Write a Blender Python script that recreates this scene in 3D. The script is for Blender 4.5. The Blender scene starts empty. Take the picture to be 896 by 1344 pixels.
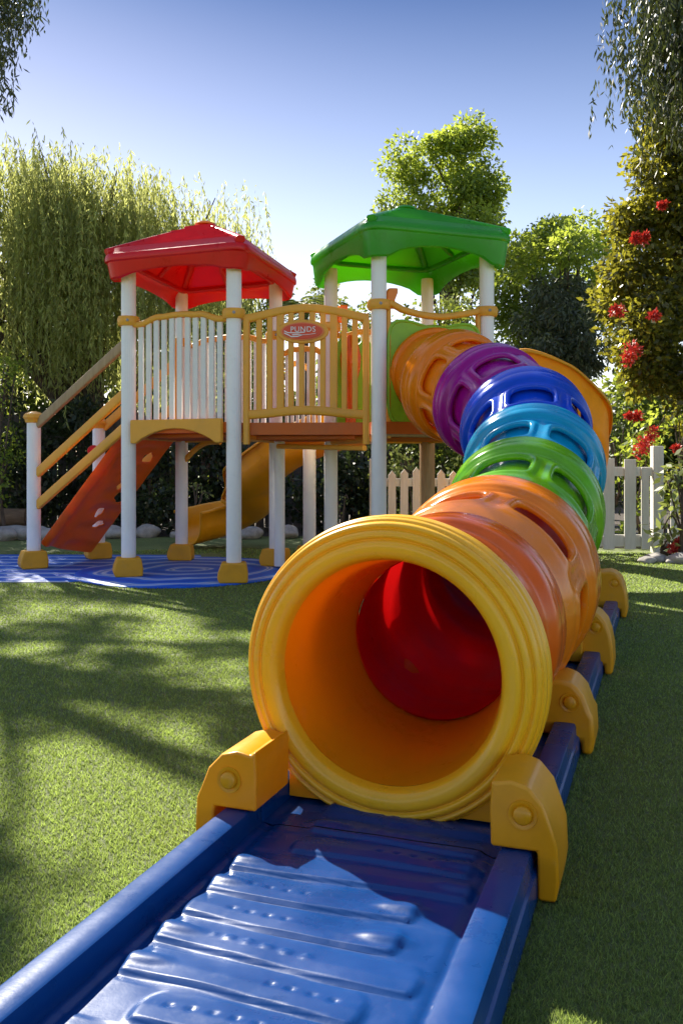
import bpy, math, random
import numpy as np
from mathutils import Vector, Matrix

random.seed(7); rng = np.random.default_rng(11)
R = math.radians
V = Vector
S = bpy.context.scene
COL = S.collection

# ---------------------------------------------------------------- camera
cam_d = bpy.data.cameras.new('camera'); cam = bpy.data.objects.new('camera', cam_d); COL.objects.link(cam)
cam.location = (0, 0, 1.0); cam.rotation_euler = (R(90), 0, 0)
cam_d.sensor_fit = 'VERTICAL'; cam_d.sensor_height = 36; cam_d.sensor_width = 24
cam_d.lens = 36 * 1183 / 1344
cam_d.shift_y = -65 / 1344
cam_d.clip_start = 0.05; cam_d.clip_end = 2000
S.camera = cam
# ---------------------------------------------------------------- light
SUN_AZ, SUN_EL = -29.0, 39.0
to_sun = V((math.sin(R(SUN_AZ)) * math.cos(R(SUN_EL)), math.cos(R(SUN_AZ)) * math.cos(R(SUN_EL)), math.sin(R(SUN_EL))))
W = bpy.data.worlds.new('World'); S.world = W; W.use_nodes = True
wn = W.node_tree
sky = wn.nodes.new('ShaderNodeTexSky'); sky.sky_type = 'NISHITA'; sky.sun_disc = False
sky.sun_elevation = R(SUN_EL); sky.sun_rotation = R(SUN_AZ)
sky.air_density = 1.0; sky.dust_density = 0.6; sky.ozone_density = 3.0
bg = wn.nodes['Background']; bg.inputs['Strength'].default_value = 0.082
tint = wn.nodes.new('ShaderNodeMix'); tint.data_type = 'RGBA'; tint.blend_type = 'MULTIPLY'; tint.inputs[0].default_value = 1
tint.inputs[7].default_value = (1.0, .93, .99, 1)          # white balance of the clear sky
k1 = wn.nodes.new('ShaderNodeVectorMath'); k1.operation = 'SCALE'; k1.inputs['Scale'].default_value = .12
gm = wn.nodes.new('ShaderNodeGamma'); gm.inputs['Gamma'].default_value = .72
k2 = wn.nodes.new('ShaderNodeVectorMath'); k2.operation = 'SCALE'; k2.inputs['Scale'].default_value = 1 / .12
wn.links.new(sky.outputs[0], k1.inputs[0]); wn.links.new(k1.outputs[0], gm.inputs['Color']); wn.links.new(gm.outputs[0], k2.inputs[0])
wtc = wn.nodes.new('ShaderNodeTexCoord'); sxyz = wn.nodes.new('ShaderNodeSeparateXYZ'); wn.links.new(wtc.outputs['Generated'], sxyz.inputs[0])
wr = wn.nodes.new('ShaderNodeValToRGB'); wn.links.new(sxyz.outputs[2], wr.inputs[0])
for p_, c_ in ((.12, (1.25, 1.17, 1.03, 1)), (.46, (.20, .285, .42, 1))):
    e_ = wr.color_ramp.elements[0 if p_ == .12 else 1]; e_.position = p_; e_.color = c_
e_ = wr.color_ramp.elements.new(.27); e_.color = (.80, .82, .84, 1)
e_ = wr.color_ramp.elements.new(.75); e_.color = (.95, .95, .98, 1)
gr = wn.nodes.new('ShaderNodeMix'); gr.data_type = 'RGBA'; gr.blend_type = 'MULTIPLY'; gr.inputs[0].default_value = 1
wn.links.new(k2.outputs[0], gr.inputs[6]); wn.links.new(wr.outputs[0], gr.inputs[7]); wn.links.new(gr.outputs[2], tint.inputs[6]); wn.links.new(tint.outputs[2], bg.inputs['Color'])
sd = bpy.data.lights.new('sun', 'SUN'); sd.energy = 5.0; sd.angle = R(0.53); sd.color = (1, .93, .80)
sun = bpy.data.objects.new('sun', sd); COL.objects.link(sun)
sun.rotation_euler = (-to_sun).to_track_quat('-Z', 'Y').to_euler(); sun.location = (-6, 12, 14)
vs = S.view_settings; vs.view_transform = 'Standard'; vs.look = 'None'; vs.exposure = 1.30; vs.gamma = 1; vs.use_curve_mapping = False
S.cycles.use_denoising = True
S.cycles.max_bounces = 8; S.cycles.transparent_max_bounces = 8; S.cycles.caustics_reflective = False; S.cycles.caustics_refractive = False
S.cycles.sample_clamp_indirect = 6

# ---------------------------------------------------------------- materials
def nt_of(name):
    m = bpy.data.materials.new(name); m.use_nodes = True
    return m, m.node_tree, m.node_tree.nodes['Principled BSDF'], m.node_tree.nodes['Material Output']
def N(nt, t, **kw):
    n = nt.nodes.new(t)
    for k, v in kw.items():
        if k in n.inputs.keys(): n.inputs[k].default_value = v
        else: setattr(n, k, v)
    return n
def ramp(nt, fac, stops):
    r = nt.nodes.new('ShaderNodeValToRGB')
    while len(r.color_ramp.elements) < len(stops): r.color_ramp.elements.new(.5)
    for e, (p, c) in zip(r.color_ramp.elements, stops):
        e.position = p; e.color = (c[0], c[1], c[2], 1) if not isinstance(c, (int, float)) else (c, c, c, 1)
    nt.links.new(fac, r.inputs[0]); return r
def scl(c, k): return tuple(min(1, x * k) for x in c)

def plastic(name, col, rough=.32, transl=0.0, bump=.25, dirt=.25, tcol=None, coat=0.0, scale=1.0, spec=.42, wear=1.0):
    m, nt, p, out = nt_of(name); L = nt.links
    tc = N(nt, 'ShaderNodeTexCoord')
    n1 = N(nt, 'ShaderNodeTexNoise', Scale=3.1 * scale, Detail=6, Roughness=.65); L.new(tc.outputs['Object'], n1.inputs['Vector'])
    n2 = N(nt, 'ShaderNodeTexNoise', Scale=42 * scale, Detail=4, Roughness=.7); L.new(tc.outputs['Object'], n2.inputs['Vector'])
    c = ramp(nt, n1.outputs[0], [(.25, scl(col, 1 - dirt)), (.5, col), (.75, scl(col, 1 + dirt * .45))])
    n3 = N(nt, 'ShaderNodeTexNoise', Scale=11 * scale, Detail=9, Roughness=.78); L.new(tc.outputs['Object'], n3.inputs['Vector'])
    mp3 = N(nt, 'ShaderNodeMapping'); mp3.inputs['Scale'].default_value = (60, 4, 9); mp3.inputs['Rotation'].default_value = (.3, .5, .9); L.new(tc.outputs['Object'], mp3.inputs['Vector'])
    n4 = N(nt, 'ShaderNodeTexNoise', Scale=2.2, Detail=5, Roughness=.7); L.new(mp3.outputs[0], n4.inputs['Vector'])
    d3 = ramp(nt, n3.outputs[0], [(.55, 0.0), (.74, .30 * wear)]); d4 = ramp(nt, n4.outputs[0], [(.66, 0.0), (.72, .28 * wear)])
    da = N(nt, 'ShaderNodeMath', operation='MAXIMUM'); L.new(d3.outputs[0], da.inputs[0]); L.new(d4.outputs[0], da.inputs[1])
    dm = N(nt, 'ShaderNodeMix', data_type='RGBA'); L.new(da.outputs[0], dm.inputs[0]); L.new(c.outputs[0], dm.inputs[6]); g_ = sum(col) / 3; dm.inputs[7].default_value = (*[.5 * x + .5 * (.35 * g_ + .16) for x in col], 1)
    L.new(dm.outputs[2], p.inputs['Base Color'])
    ra_ = N(nt, 'ShaderNodeMath', operation='ADD'); L.new(da.outputs[0], ra_.inputs[1])
    r = ramp(nt, n1.outputs[0], [(.3, rough * .75), (.7, min(1, rough * 1.45))]); L.new(r.outputs[0], ra_.inputs[0]); L.new(ra_.outputs[0], p.inputs['Roughness'])
    b = N(nt, 'ShaderNodeBump', Strength=bump, Distance=.0016); L.new(n2.outputs[0], b.inputs['Height'])
    b2 = N(nt, 'ShaderNodeBump', Strength=bump, Distance=.012); L.new(n1.outputs[0], b2.inputs['Height']); L.new(b.outputs[0], b2.inputs['Normal'])
    L.new(b2.outputs[0], p.inputs['Normal'])
    p.inputs['Specular IOR Level'].default_value = spec; p.inputs['Coat Weight'].default_value = coat; p.inputs['Coat Roughness'].default_value = .12
    if transl > 0:
        t = N(nt, 'ShaderNodeBsdfTranslucent'); t.inputs['Color'].default_value = (*(tcol or col), 1)
        mx = N(nt, 'ShaderNodeMixShader', Fac=transl); L.new(p.outputs[0], mx.inputs[1]); L.new(t.outputs[0], mx.inputs[2]); L.new(mx.outputs[0], out.inputs['Surface'])
    return m

def leafmat(name, dark, light, tr, transl=.35, rough=.45):
    m, nt, p, out = nt_of(name); L = nt.links
    a = N(nt, 'ShaderNodeAttribute', attribute_name='leafvar')
    c = ramp(nt, a.outputs['Fac'], [(0, dark), (.6, tuple((x + y) / 2 for x, y in zip(dark, light))), (1, light)])
    L.new(c.outputs[0], p.inputs['Base Color']); p.inputs['Roughness'].default_value = rough
    t = N(nt, 'ShaderNodeBsdfTranslucent')
    tm = N(nt, 'ShaderNodeMix', data_type='RGBA', blend_type='MULTIPLY'); tm.inputs[0].default_value = 1
    c2 = ramp(nt, a.outputs['Fac'], [(0, scl(tr, .45)), (1, tr)])
    L.new(c2.outputs[0], t.inputs['Color'])
    mx = N(nt, 'ShaderNodeMixShader', Fac=transl); L.new(p.outputs[0], mx.inputs[1]); L.new(t.outputs[0], mx.inputs[2]); L.new(mx.outputs[0], out.inputs['Surface'])
    nt.nodes.remove(tm)
    return m

def rough_mat(name, c1, c2, scale=6, rough=.85, bump=.5, dist=.02, stretch=(1, 1, 1), detail=8):
    m, nt, p, out = nt_of(name); L = nt.links
    tc = N(nt, 'ShaderNodeTexCoord'); mp = N(nt, 'ShaderNodeMapping'); mp.inputs['Scale'].default_value = stretch
    L.new(tc.outputs['Object'], mp.inputs['Vector'])
    n1 = N(nt, 'ShaderNodeTexNoise', Scale=scale, Detail=detail, Roughness=.68); L.new(mp.outputs[0], n1.inputs['Vector'])
    c = ramp(nt, n1.outputs[0], [(.3, c1), (.7, c2)]); L.new(c.outputs[0], p.inputs['Base Color'])
    b = N(nt, 'ShaderNodeBump', Strength=bump, Distance=dist); L.new(n1.outputs[0], b.inputs['Height']); L.new(b.outputs[0], p.inputs['Normal'])
    p.inputs['Roughness'].default_value = rough
    return m

M = {}
M['yellow'] = plastic('yellow_plastic', (.80, .36, .006), .34, transl=.14, tcol=(.95, .35, .01), coat=.15)
M['yellow_entry'] = plastic('entrance_yellow_plastic', (.95, .54, .015), .26, transl=.16, tcol=(.98, .36, .005), coat=.25, dirt=.15)
M['entry_inside'] = plastic('entrance_inner_glow_tint', (.98, .47, .006), .28, transl=.46, tcol=(1, .42, .005), coat=.1, dirt=.15)  # yellow entrance plastic with orange bounced light put into its colour
M['tan'] = plastic('pale_yellow_plastic', (.88, .43, .045), .42, transl=.14, tcol=(1,.5,.06), coat=.1, dirt=.15)
M['block'] = plastic('block_yellow_plastic', (.80, .38, .015), .42, transl=.08)
M['white'] = plastic('white_post_plastic', (.86, .85, .85), .38, dirt=.08, bump=.15)
M['slatwhite'] = plastic('white_slat_plastic', (.86, .86, .84), .38, dirt=.06, transl=.15, tcol=(.9, .9, .85))
M['red'] = plastic('red_roof_plastic', (.72, .008, .012), .30, transl=.22, tcol=(.9, .05, .02), coat=.1)
M['green_roof'] = plastic('green_roof_plastic', (.025, .30, .03), .28, transl=.38, tcol=(.36, .90, .03), coat=.2)
M['deck'] = plastic('orange_brown_plastic', (.62, .14, .015), .42, transl=.15, tcol=(.9,.25,.02))
M['ramp'] = plastic('orange_ramp_plastic', (.88, .17, .010), .36, transl=.22, tcol=(1, .16, .015), coat=.1)
M['lime'] = plastic('lime_green_plastic', (.32, .60, .03), .36, transl=.15, tcol=(.4, .8, .04))
M['orange_hi'] = plastic('orange_plastic', (.95, .27, .006), .17, transl=.22, tcol=(1, .26, .01), coat=.15, spec=.36, bump=.12)
M['orange2'] = plastic('bright_orange_plastic', (.95, .27, .006), .17, transl=.22, tcol=(1, .26, .01), coat=.15, spec=.36, bump=.12)
M['orangered'] = plastic('red_orange_plastic', (.90, .16, .008), .17, transl=.2, tcol=(1, .14, .01), coat=.15, spec=.36, bump=.12)
M['purple'] = plastic('purple_plastic', (.38, .004, .27), .17, transl=.2, tcol=(.7, .01, .5), coat=.15, spec=.36, bump=.12)
M['blue'] = plastic('blue_plastic', (.006, .085, .68), .17, transl=.2, tcol=(.01, .2, 1), coat=.15, spec=.36, bump=.12)
M['cyan'] = plastic('cyan_plastic', (.003, .36, .62), .17, transl=.2, tcol=(.01, .55, .9), coat=.15, spec=.36, bump=.12)
M['green'] = plastic('green_tunnel_plastic', (.17, .50, .006), .17, transl=.22, tcol=(.3, .85, .01), coat=.15, spec=.36, bump=.12)
M['redliner'] = plastic('red_tunnel_plastic', (.72, .003, .010), .36, transl=.18, tcol=(1, .01, .01), bump=.3)
M['track'] = plastic('deep_blue_plastic', (.0006, .042, .175), .27, dirt=.3, bump=.12, coat=0, scale=1.2, spec=.26, wear=.35)
M['steel'] = plastic('dull_steel', (.30, .30, .31), .4, dirt=.3)
M['bark'] = rough_mat('bark', (.035, .025, .018), (.14, .10, .07), 9, stretch=(3, 3, .6), dist=.03)
M['palebark'] = rough_mat('pale_bark', (.12, .10, .075), (.28, .24, .19), 7, stretch=(3, 3, .5), dist=.03)
M['rock'] = rough_mat('rock', (.22, .21, .19), (.46, .43, .39), 7, dist=.02)
M['soil'] = rough_mat('soil', (.022, .016, .011), (.075, .055, .036), 14, dist=.05)
M['oldwood'] = rough_mat('old_fence_wood', (.06, .052, .045), (.16, .14, .12), 6, stretch=(6, 6, .5), dist=.01)
M['log'] = rough_mat('log_wood', (.10, .06, .035), (.24, .16, .09), 6, stretch=(.7, 5, 5), dist=.01)
M['picket'] = rough_mat('painted_picket_wood', (.68, .65, .58), (.84, .81, .74), 5, rough=.6, stretch=(5, 5, .6), dist=.004)
M['pillar'] = rough_mat('tan_pillar', (.30, .19, .09), (.46, .32, .17), 6, rough=.6, stretch=(4, 4, .5), dist=.006)
M['rooftile'] = rough_mat('grey_house_roof', (.22, .22, .23), (.36, .36, .38), 12, rough=.8, stretch=(1, 6, 6), dist=.02)
M['render'] = rough_mat('house_wall_render', (.42, .40, .36), (.52, .50, .46), 5)
M['flower'] = leafmat('red_petals', (.30, .012, .015), (.72, .07, .045), (.8, .06, .04), .3)
M['blossom'] = leafmat('cream_blossom', (.55, .50, .35), (.85, .80, .62), (.8, .7, .5), .3)

# ---------------------------------------------------------------- mesh helpers
def tag(o, label=None, cat=None, group=None, kind=None):
    if label: o['label'] = label
    if cat: o['category'] = cat
    if group: o['group'] = group
    if kind: o['kind'] = kind
    return o
def empty(name, loc, label, cat, group=None, rz=0):
    o = bpy.data.objects.new(name, None); COL.objects.link(o); o.location = loc; o.rotation_euler = (0, 0, rz)
    o.empty_display_size = .2
    return tag(o, label, cat, group)
def world_inv(o):
    return (Matrix.Translation(o.location) @ o.rotation_euler.to_matrix().to_4x4()).inverted()
def adopt(o, parent):
    """parent keeping coordinates: child's coordinates are world coordinates"""
    chain = []; q = parent
    o.parent = parent
    while q.parent is not None: q = q.parent
    o.matrix_parent_inverse = world_inv(q) if parent.parent is None else Matrix.Identity(4)
    return o

class MB:
    def __init__(s): s.v = []; s.f = []
    def add(s, vs, fs):
        k = len(s.v); s.v += [tuple(v) for v in vs]; s.f += [tuple(i + k for i in f) for f in fs]; return s
    def box(s, c, d, M3=None):
        c = V(c); M3 = M3 or Matrix.Identity(3); vs = []
        for x in (-.5, .5):
            for y in (-.5, .5):
                for z in (-.5, .5): vs.append(c + M3 @ V((x * d[0], y * d[1], z * d[2])))
        return s.add(vs, [(0, 1, 3, 2), (4, 6, 7, 5), (0, 4, 5, 1), (2, 3, 7, 6), (0, 2, 6, 4), (1, 5, 7, 3)])
    def taper(s, c, d0, d1, h, M3=None, shift=(0, 0)):
        c = V(c); M3 = M3 or Matrix.Identity(3); vs = []
        for (dx, dy), z, sh in ((d0, 0, (0, 0)), (d1, h, shift)):
            for x, y in ((-.5, -.5), (.5, -.5), (.5, .5), (-.5, .5)): vs.append(c + M3 @ V((x * dx + sh[0], y * dy + sh[1], z)))
        return s.add(vs, [(3, 2, 1, 0), (4, 5, 6, 7), (0, 1, 5, 4), (1, 2, 6, 5), (2, 3, 7, 6), (3, 0, 4, 7)])
    def sweep(s, pts, sec, up=(0, 0, 1), closed=False, caps=True, scales=None):
        pts = [V(p) for p in pts]; n = len(pts); m = len(sec); up = V(up); vs = []; fs = []
        for i, p in enumerate(pts):
            a = pts[(i - 1) % n] if (closed or i > 0) else pts[i]; b = pts[(i + 1) % n] if (closed or i < n - 1) else pts[i]
            T = (b - a).normalized(); sd_ = T.cross(up)
            if sd_.length < 1e-4: sd_ = T.cross(V((1, 0, 0)))
            sd_.normalize(); u2 = sd_.cross(T)
            k = scales[i] if scales else 1
            for (x, y) in sec: vs.append(p + sd_ * x * k + u2 * y * k)
        for i in range(n if closed else n - 1):
            j = (i + 1) % n
            for q in range(m):
                r = (q + 1) % m; fs.append((i * m + q, i * m + r, j * m + r, j * m + q))
        if caps and not closed:
            fs.append(tuple(range(m))[::-1]); fs.append(tuple((n - 1) * m + q for q in range(m)))
        return s.add(vs, fs)
    def tube(s, pts, rad, n=10):
        rs = rad if isinstance(rad, (list, tuple)) else [rad] * len(pts)
        return s.sweep(pts, [(math.cos(2 * math.pi * k / n), math.sin(2 * math.pi * k / n)) for k in range(n)], scales=list(rs))
    def lathe(s, c, prof, n=32, M3=None, flute=0, cap=True):
        c = V(c); M3 = M3 or Matrix.Identity(3); vs = []; fs = []
        for (r, z) in prof:
            for k in range(n):
                a = 2 * math.pi * k / n; rr = r * (1 + (flute if k % 2 else 0))
                vs.append(c + M3 @ V((rr * math.cos(a), rr * math.sin(a), z)))
        for i in range(len(prof) - 1):
            for k in range(n):
                j = (k + 1) % n; fs.append((i * n + k, i * n + j, (i + 1) * n + j, (i + 1) * n + k))
        if cap:
            fs.append(tuple(range(n))[::-1]); fs.append(tuple((len(prof) - 1) * n + k for k in range(n)))
        return s.add(vs, fs)
    def prism(s, poly, t, O, X, Y):
        """polygon in plane (O; X, Y) extruded by t along X x Y, centred"""
        O = V(O); X = V(X); Y = V(Y); Z = X.cross(Y).normalized(); n = len(poly)
        vs = [O + X * a + Y * b - Z * t / 2 for a, b in poly] + [O + X * a + Y * b + Z * t / 2 for a, b in poly]
        fs = [tuple(range(n))[::-1], tuple(range(n, 2 * n))] + [(i, (i + 1) % n, (i + 1) % n + n, i + n) for i in range(n)]
        return s.add(vs, fs)
    def build(s, name, mat, parent=None, bevel=0, seg=2, smooth=38, label=None, subsurf=0, solid=0):
        me = bpy.data.meshes.new(name); me.from_pydata(s.v, [], s.f); me.validate()
        me.materials.append(M[mat] if isinstance(mat, str) else mat)
        import bmesh
        bm = bmesh.new(); bm.from_mesh(me); bmesh.ops.recalc_face_normals(bm, faces=bm.faces); bm.to_mesh(me); bm.free()
        me.polygons.foreach_set('use_smooth', [True] * len(me.polygons))
        if smooth < 180 and not bevel: me.set_sharp_from_angle(angle=R(smooth))
        o = bpy.data.objects.new(name, me); COL.objects.link(o)
        if parent is not None: adopt(o, parent)
        if solid:
            md = o.modifiers.new('solid', 'SOLIDIFY'); md.thickness = solid; md.offset = -1
        if bevel:
            md = o.modifiers.new('bevel', 'BEVEL'); md.width = bevel; md.segments = seg; md.limit_method = 'ANGLE'; md.angle_limit = R(32)
            md.harden_normals = True
        if subsurf:
            md = o.modifiers.new('sub', 'SUBSURF'); md.levels = subsurf; md.render_levels = subsurf
        if label: o['label'] = label
        return o
def rrect(w, h, r=None, k=3):
    r = r if r is not None else min(w, h) * .35; pts = []
    for cx, cy, a0 in ((w / 2 - r, h / 2 - r, 0), (-w / 2 + r, h / 2 - r, 90), (-w / 2 + r, -h / 2 + r, 180), (w / 2 - r, -h / 2 + r, 270)):
        for i in range(k + 1):
            a = R(a0 + 90 * i / k); pts.append((cx + r * math.cos(a), cy + r * math.sin(a)))
    return pts
def lerp(a, b, t): return a + (b - a) * t
def catmull(P, n):
    P = [V(p) for p in P]; out = []
    Q = [2 * P[0] - P[1]] + P + [2 * P[-1] - P[-2]]
    for i in range(1, len(Q) - 2):
        for k in range(n):
            t = k / n; a, b, c, d = Q[i - 1], Q[i], Q[i + 1], Q[i + 2]
            out.append(.5 * ((2 * b) + (c - a) * t + (2 * a - 5 * b + 4 * c - d) * t * t + (-a + 3 * b - 3 * c + d) * t ** 3))
    out.append(P[-1]); return out
def structure(o, label=None):
    o['kind'] = 'structure'
    if label: o['label'] = label
    return o
def copy_tree(o, parent=None):
    c = o.copy(); COL.objects.link(c); c.parent = parent
    for ch in list(o.children): copy_tree(ch, c)
    return c
def at(px, py, Y): return V(((px - 448) / 1183 * Y, Y, 1 + (607 - py) / 1183 * Y))

# ---------------------------------------------------------------- ground
def sheet(name, pts, z, mat):
    mb = MB(); mb.add([(x, y, z) for x, y in pts], [tuple(range(len(pts)))]); return mb.build(name, mat)
def grass_mat(name):
    m, nt, p, out = nt_of(name); L = nt.links
    tc = N(nt, 'ShaderNodeTexCoord')
    n1 = N(nt, 'ShaderNodeTexNoise', Scale=1.3, Detail=4, Roughness=.6); L.new(tc.outputs['Object'], n1.inputs['Vector'])
    n2 = N(nt, 'ShaderNodeTexNoise', Scale=95, Detail=6, Roughness=.8); L.new(tc.outputs['Object'], n2.inputs['Vector'])
    mx = N(nt, 'ShaderNodeMix', data_type='FLOAT'); mx.inputs[0].default_value = .72
    L.new(n1.outputs[0], mx.inputs[2]); L.new(n2.outputs[0], mx.inputs[3])
    c = ramp(nt, mx.outputs[0], [(.3, (.025, .045, .009)), (.5, (.14, .18, .045)), (.72, (.34, .38, .12))])
    L.new(c.outputs[0], p.inputs['Base Color']); p.inputs['Roughness'].default_value = .75
    b = N(nt, 'ShaderNodeBump', Strength=1.0, Distance=.012); L.new(n2.outputs[0], b.inputs['Height']); L.new(b.outputs[0], p.inputs['Normal'])
    return m
M['lawn'] = grass_mat('artificial_turf')
lawn = sheet('lawn', [(-400, -60), (400, -60), (400, 900), (-400, 900)], 0, 'lawn'); structure(lawn)
soil = sheet('garden_bed', [(-14, 12.1), (-6, 12.0), (-1, 12.15), (1.6, 12.2), (1.9, 10.6), (6, 10.3), (14, 10.3), (14, 30), (-14, 30)], .005, 'soil'); structure(soil)

# ---------------------------------------------------------------- track frame
TH = R(19.7); U = V((math.sin(TH), math.cos(TH), 0)); P_ = V((math.cos(TH), -math.sin(TH), 0)); NC = -.677
def tk(s, n, z=0): return U * s + P_ * (NC + n) + V((0, 0, z))     # n measured from the track's centre line

# ---------------------------------------------------------------- blue track
track = empty('track_base', tk(.6, 0), 'long deep blue plastic track with raised side rails under the rainbow tunnel', 'track')
def floor_h(s, n):
    per = .118
    k = math.floor(s / per); f = s / per - k
    rnd = random.Random(k * 7 + 3)
    sh = rnd.uniform(-.035, .035)
    lo = -.285 + rnd.choice((0, .02, .10)); hi = .285 - rnd.choice((0, .02, .09))
    c = .5; half = .36
    dx = max(lo + .03 - n, n - (hi - .03), 0) / per
    f = f + .10 * math.sin(n * 7 + k)
    dy = abs(f - c) / half
    d = math.sqrt((dx * 2.6) ** 2 + dy ** 2)
    g = 0 if f < .06 or f > .97 else (min(1, (f - .06) / .05) * (1 if f < .45 else 1 - (f - .45) / .52 * .9))
    endm = 1 / (1 + math.exp((dx * per - .028 * math.sqrt(max(0, 1 - ((f - .45) / .5) ** 2))) * 420))
    h = .0085 * g * endm
    # slope of plateau towards the camera
    h += .0012 * math.sin(n * 31 + k * 2) * math.sin(s * 23)
    # hollow ends
    for e, sg in ((lo + .035, 1), (hi - .035, -1)):
        if rnd.random() < .6:
            dd = math.hypot((n - e) / .055, (f - .5) * per / .022)
            h += .007 * math.exp(-dd ** 4)
    # dimples / studs
    if rnd.random() < .75:
        step = .042; a = rnd.uniform(0, step); L0 = rnd.uniform(lo + .03, .02); L1 = L0 + rnd.uniform(.12, .32)
        if L0 < n < min(L1, hi - .03):
            q = ((n - a) / step) % 1 - .5
            r = math.hypot(q * step, (f - .5) * per - .004)
            sg = 1 if rnd.random() < .5 else -1
            h += sg * .0042 * (math.exp(-((r - .0075) / .0028) ** 2) if sg > 0 else math.exp(-(r / .007) ** 4) * 1.1)
    # edge channel
    h -= .006 * math.exp(-((abs(n) - .292) / .012) ** 2)
    return .055 + h
secs = [(.6, 2.16), (2.165, 3.3), (3.305, 4.5), (4.505, 6.2)]
for i, (s0, s1) in enumerate(secs):
    near = i == 0
    ds = .0055 if near else .012; dn = .0065 if near else .014
    ns = int((s1 - s0) / ds); nn = int(.634 / dn)
    sv = np.linspace(s0, s1, ns); nv = np.linspace(-.317, .317, nn)
    mb = MB(); vs = []
    for s_ in sv:
        for n_ in nv: vs.append(tk(s_, n_, floor_h(s_, n_)))
    fs = [(a * nn + b, a * nn + b + 1, (a + 1) * nn + b + 1, (a + 1) * nn + b) for a in range(ns - 1) for b in range(nn - 1)]
    mb.add(vs, fs); mb.build('tray_floor', 'track', track, smooth=180)
    for sg in (-1, 1):
        prof = [(.3165, .002), (.3165, .05), (.3175, .099), (.3195, .1065), (.325, .1095), (.355, .1105), (.384, .1095), (.3895, .107), (.392, .100), (.394, .072), (.396, .068), (.402, .064), (.404, .058), (.405, .002)]
        mb = MB(); k = len(prof)
        ss = [s0, s0 + .004, s0 + .01] + list(np.linspace(s0 + .1, s1 - .1, 6)) + [s1 - .01, s1 - .004, s1]
        vs = []
        for j, s_ in enumerate(ss):
            sh = .004 if j in (0, len(ss) - 1) else (.0012 if j in (1, len(ss) - 2) else 0)
            for (a, z) in prof: vs.append(tk(s_, sg * (a - (sh if a > .35 else -sh)), max(z - sh, .001)))
        fs = [(j * k + q, j * k + (q + 1) % k, (j + 1) * k + (q + 1) % k, (j + 1) * k + q) for j in range(len(ss) - 1) for q in range(k)]
        fs += [tuple(range(k)), tuple((len(ss) - 1) * k + q for q in range(k))]
        mb.add(vs, fs); mb.build('side_rail', 'track', track, smooth=28)

# ---------------------------------------------------------------- tunnel
tunnel = empty('crawl_tunnel', tk(2.33, 0), 'rainbow crawl tunnel with a wide yellow mouth, climbing to the green roofed tower', 'play tunnel')
mouth = tk(2.30, -.024, .432)
knots = [mouth, V((.40, 3.16, .450)), V((.70, 4.02, .515)), V((1.02, 5.0, .74)), V((1.18, 5.55, .98)), V((1.21, 6.05, 1.245)), V((1.06, 6.62, 1.455)), V((.865, 7.07, 1.61)), V((.775, 7.545, 1.73))]
cur = catmull([mouth - U * .5] + knots + [knots[-1] + V((-.12, .45, .05))], 24)[24:-24]
def path(t):                                                   # t in knots
    x = t * 24; i = int(max(0, min(len(cur) - 2, math.floor(x)))); f = x - i
    return cur[i].lerp(cur[i + 1], f)
def frame(t):
    C = path(t); T = (path(t + .12) - path(t - .12)).normalized()
    Sd = T.cross(V((0, 0, 1))).normalized(); Up = Sd.cross(T); return C, T, Sd, Up
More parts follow.
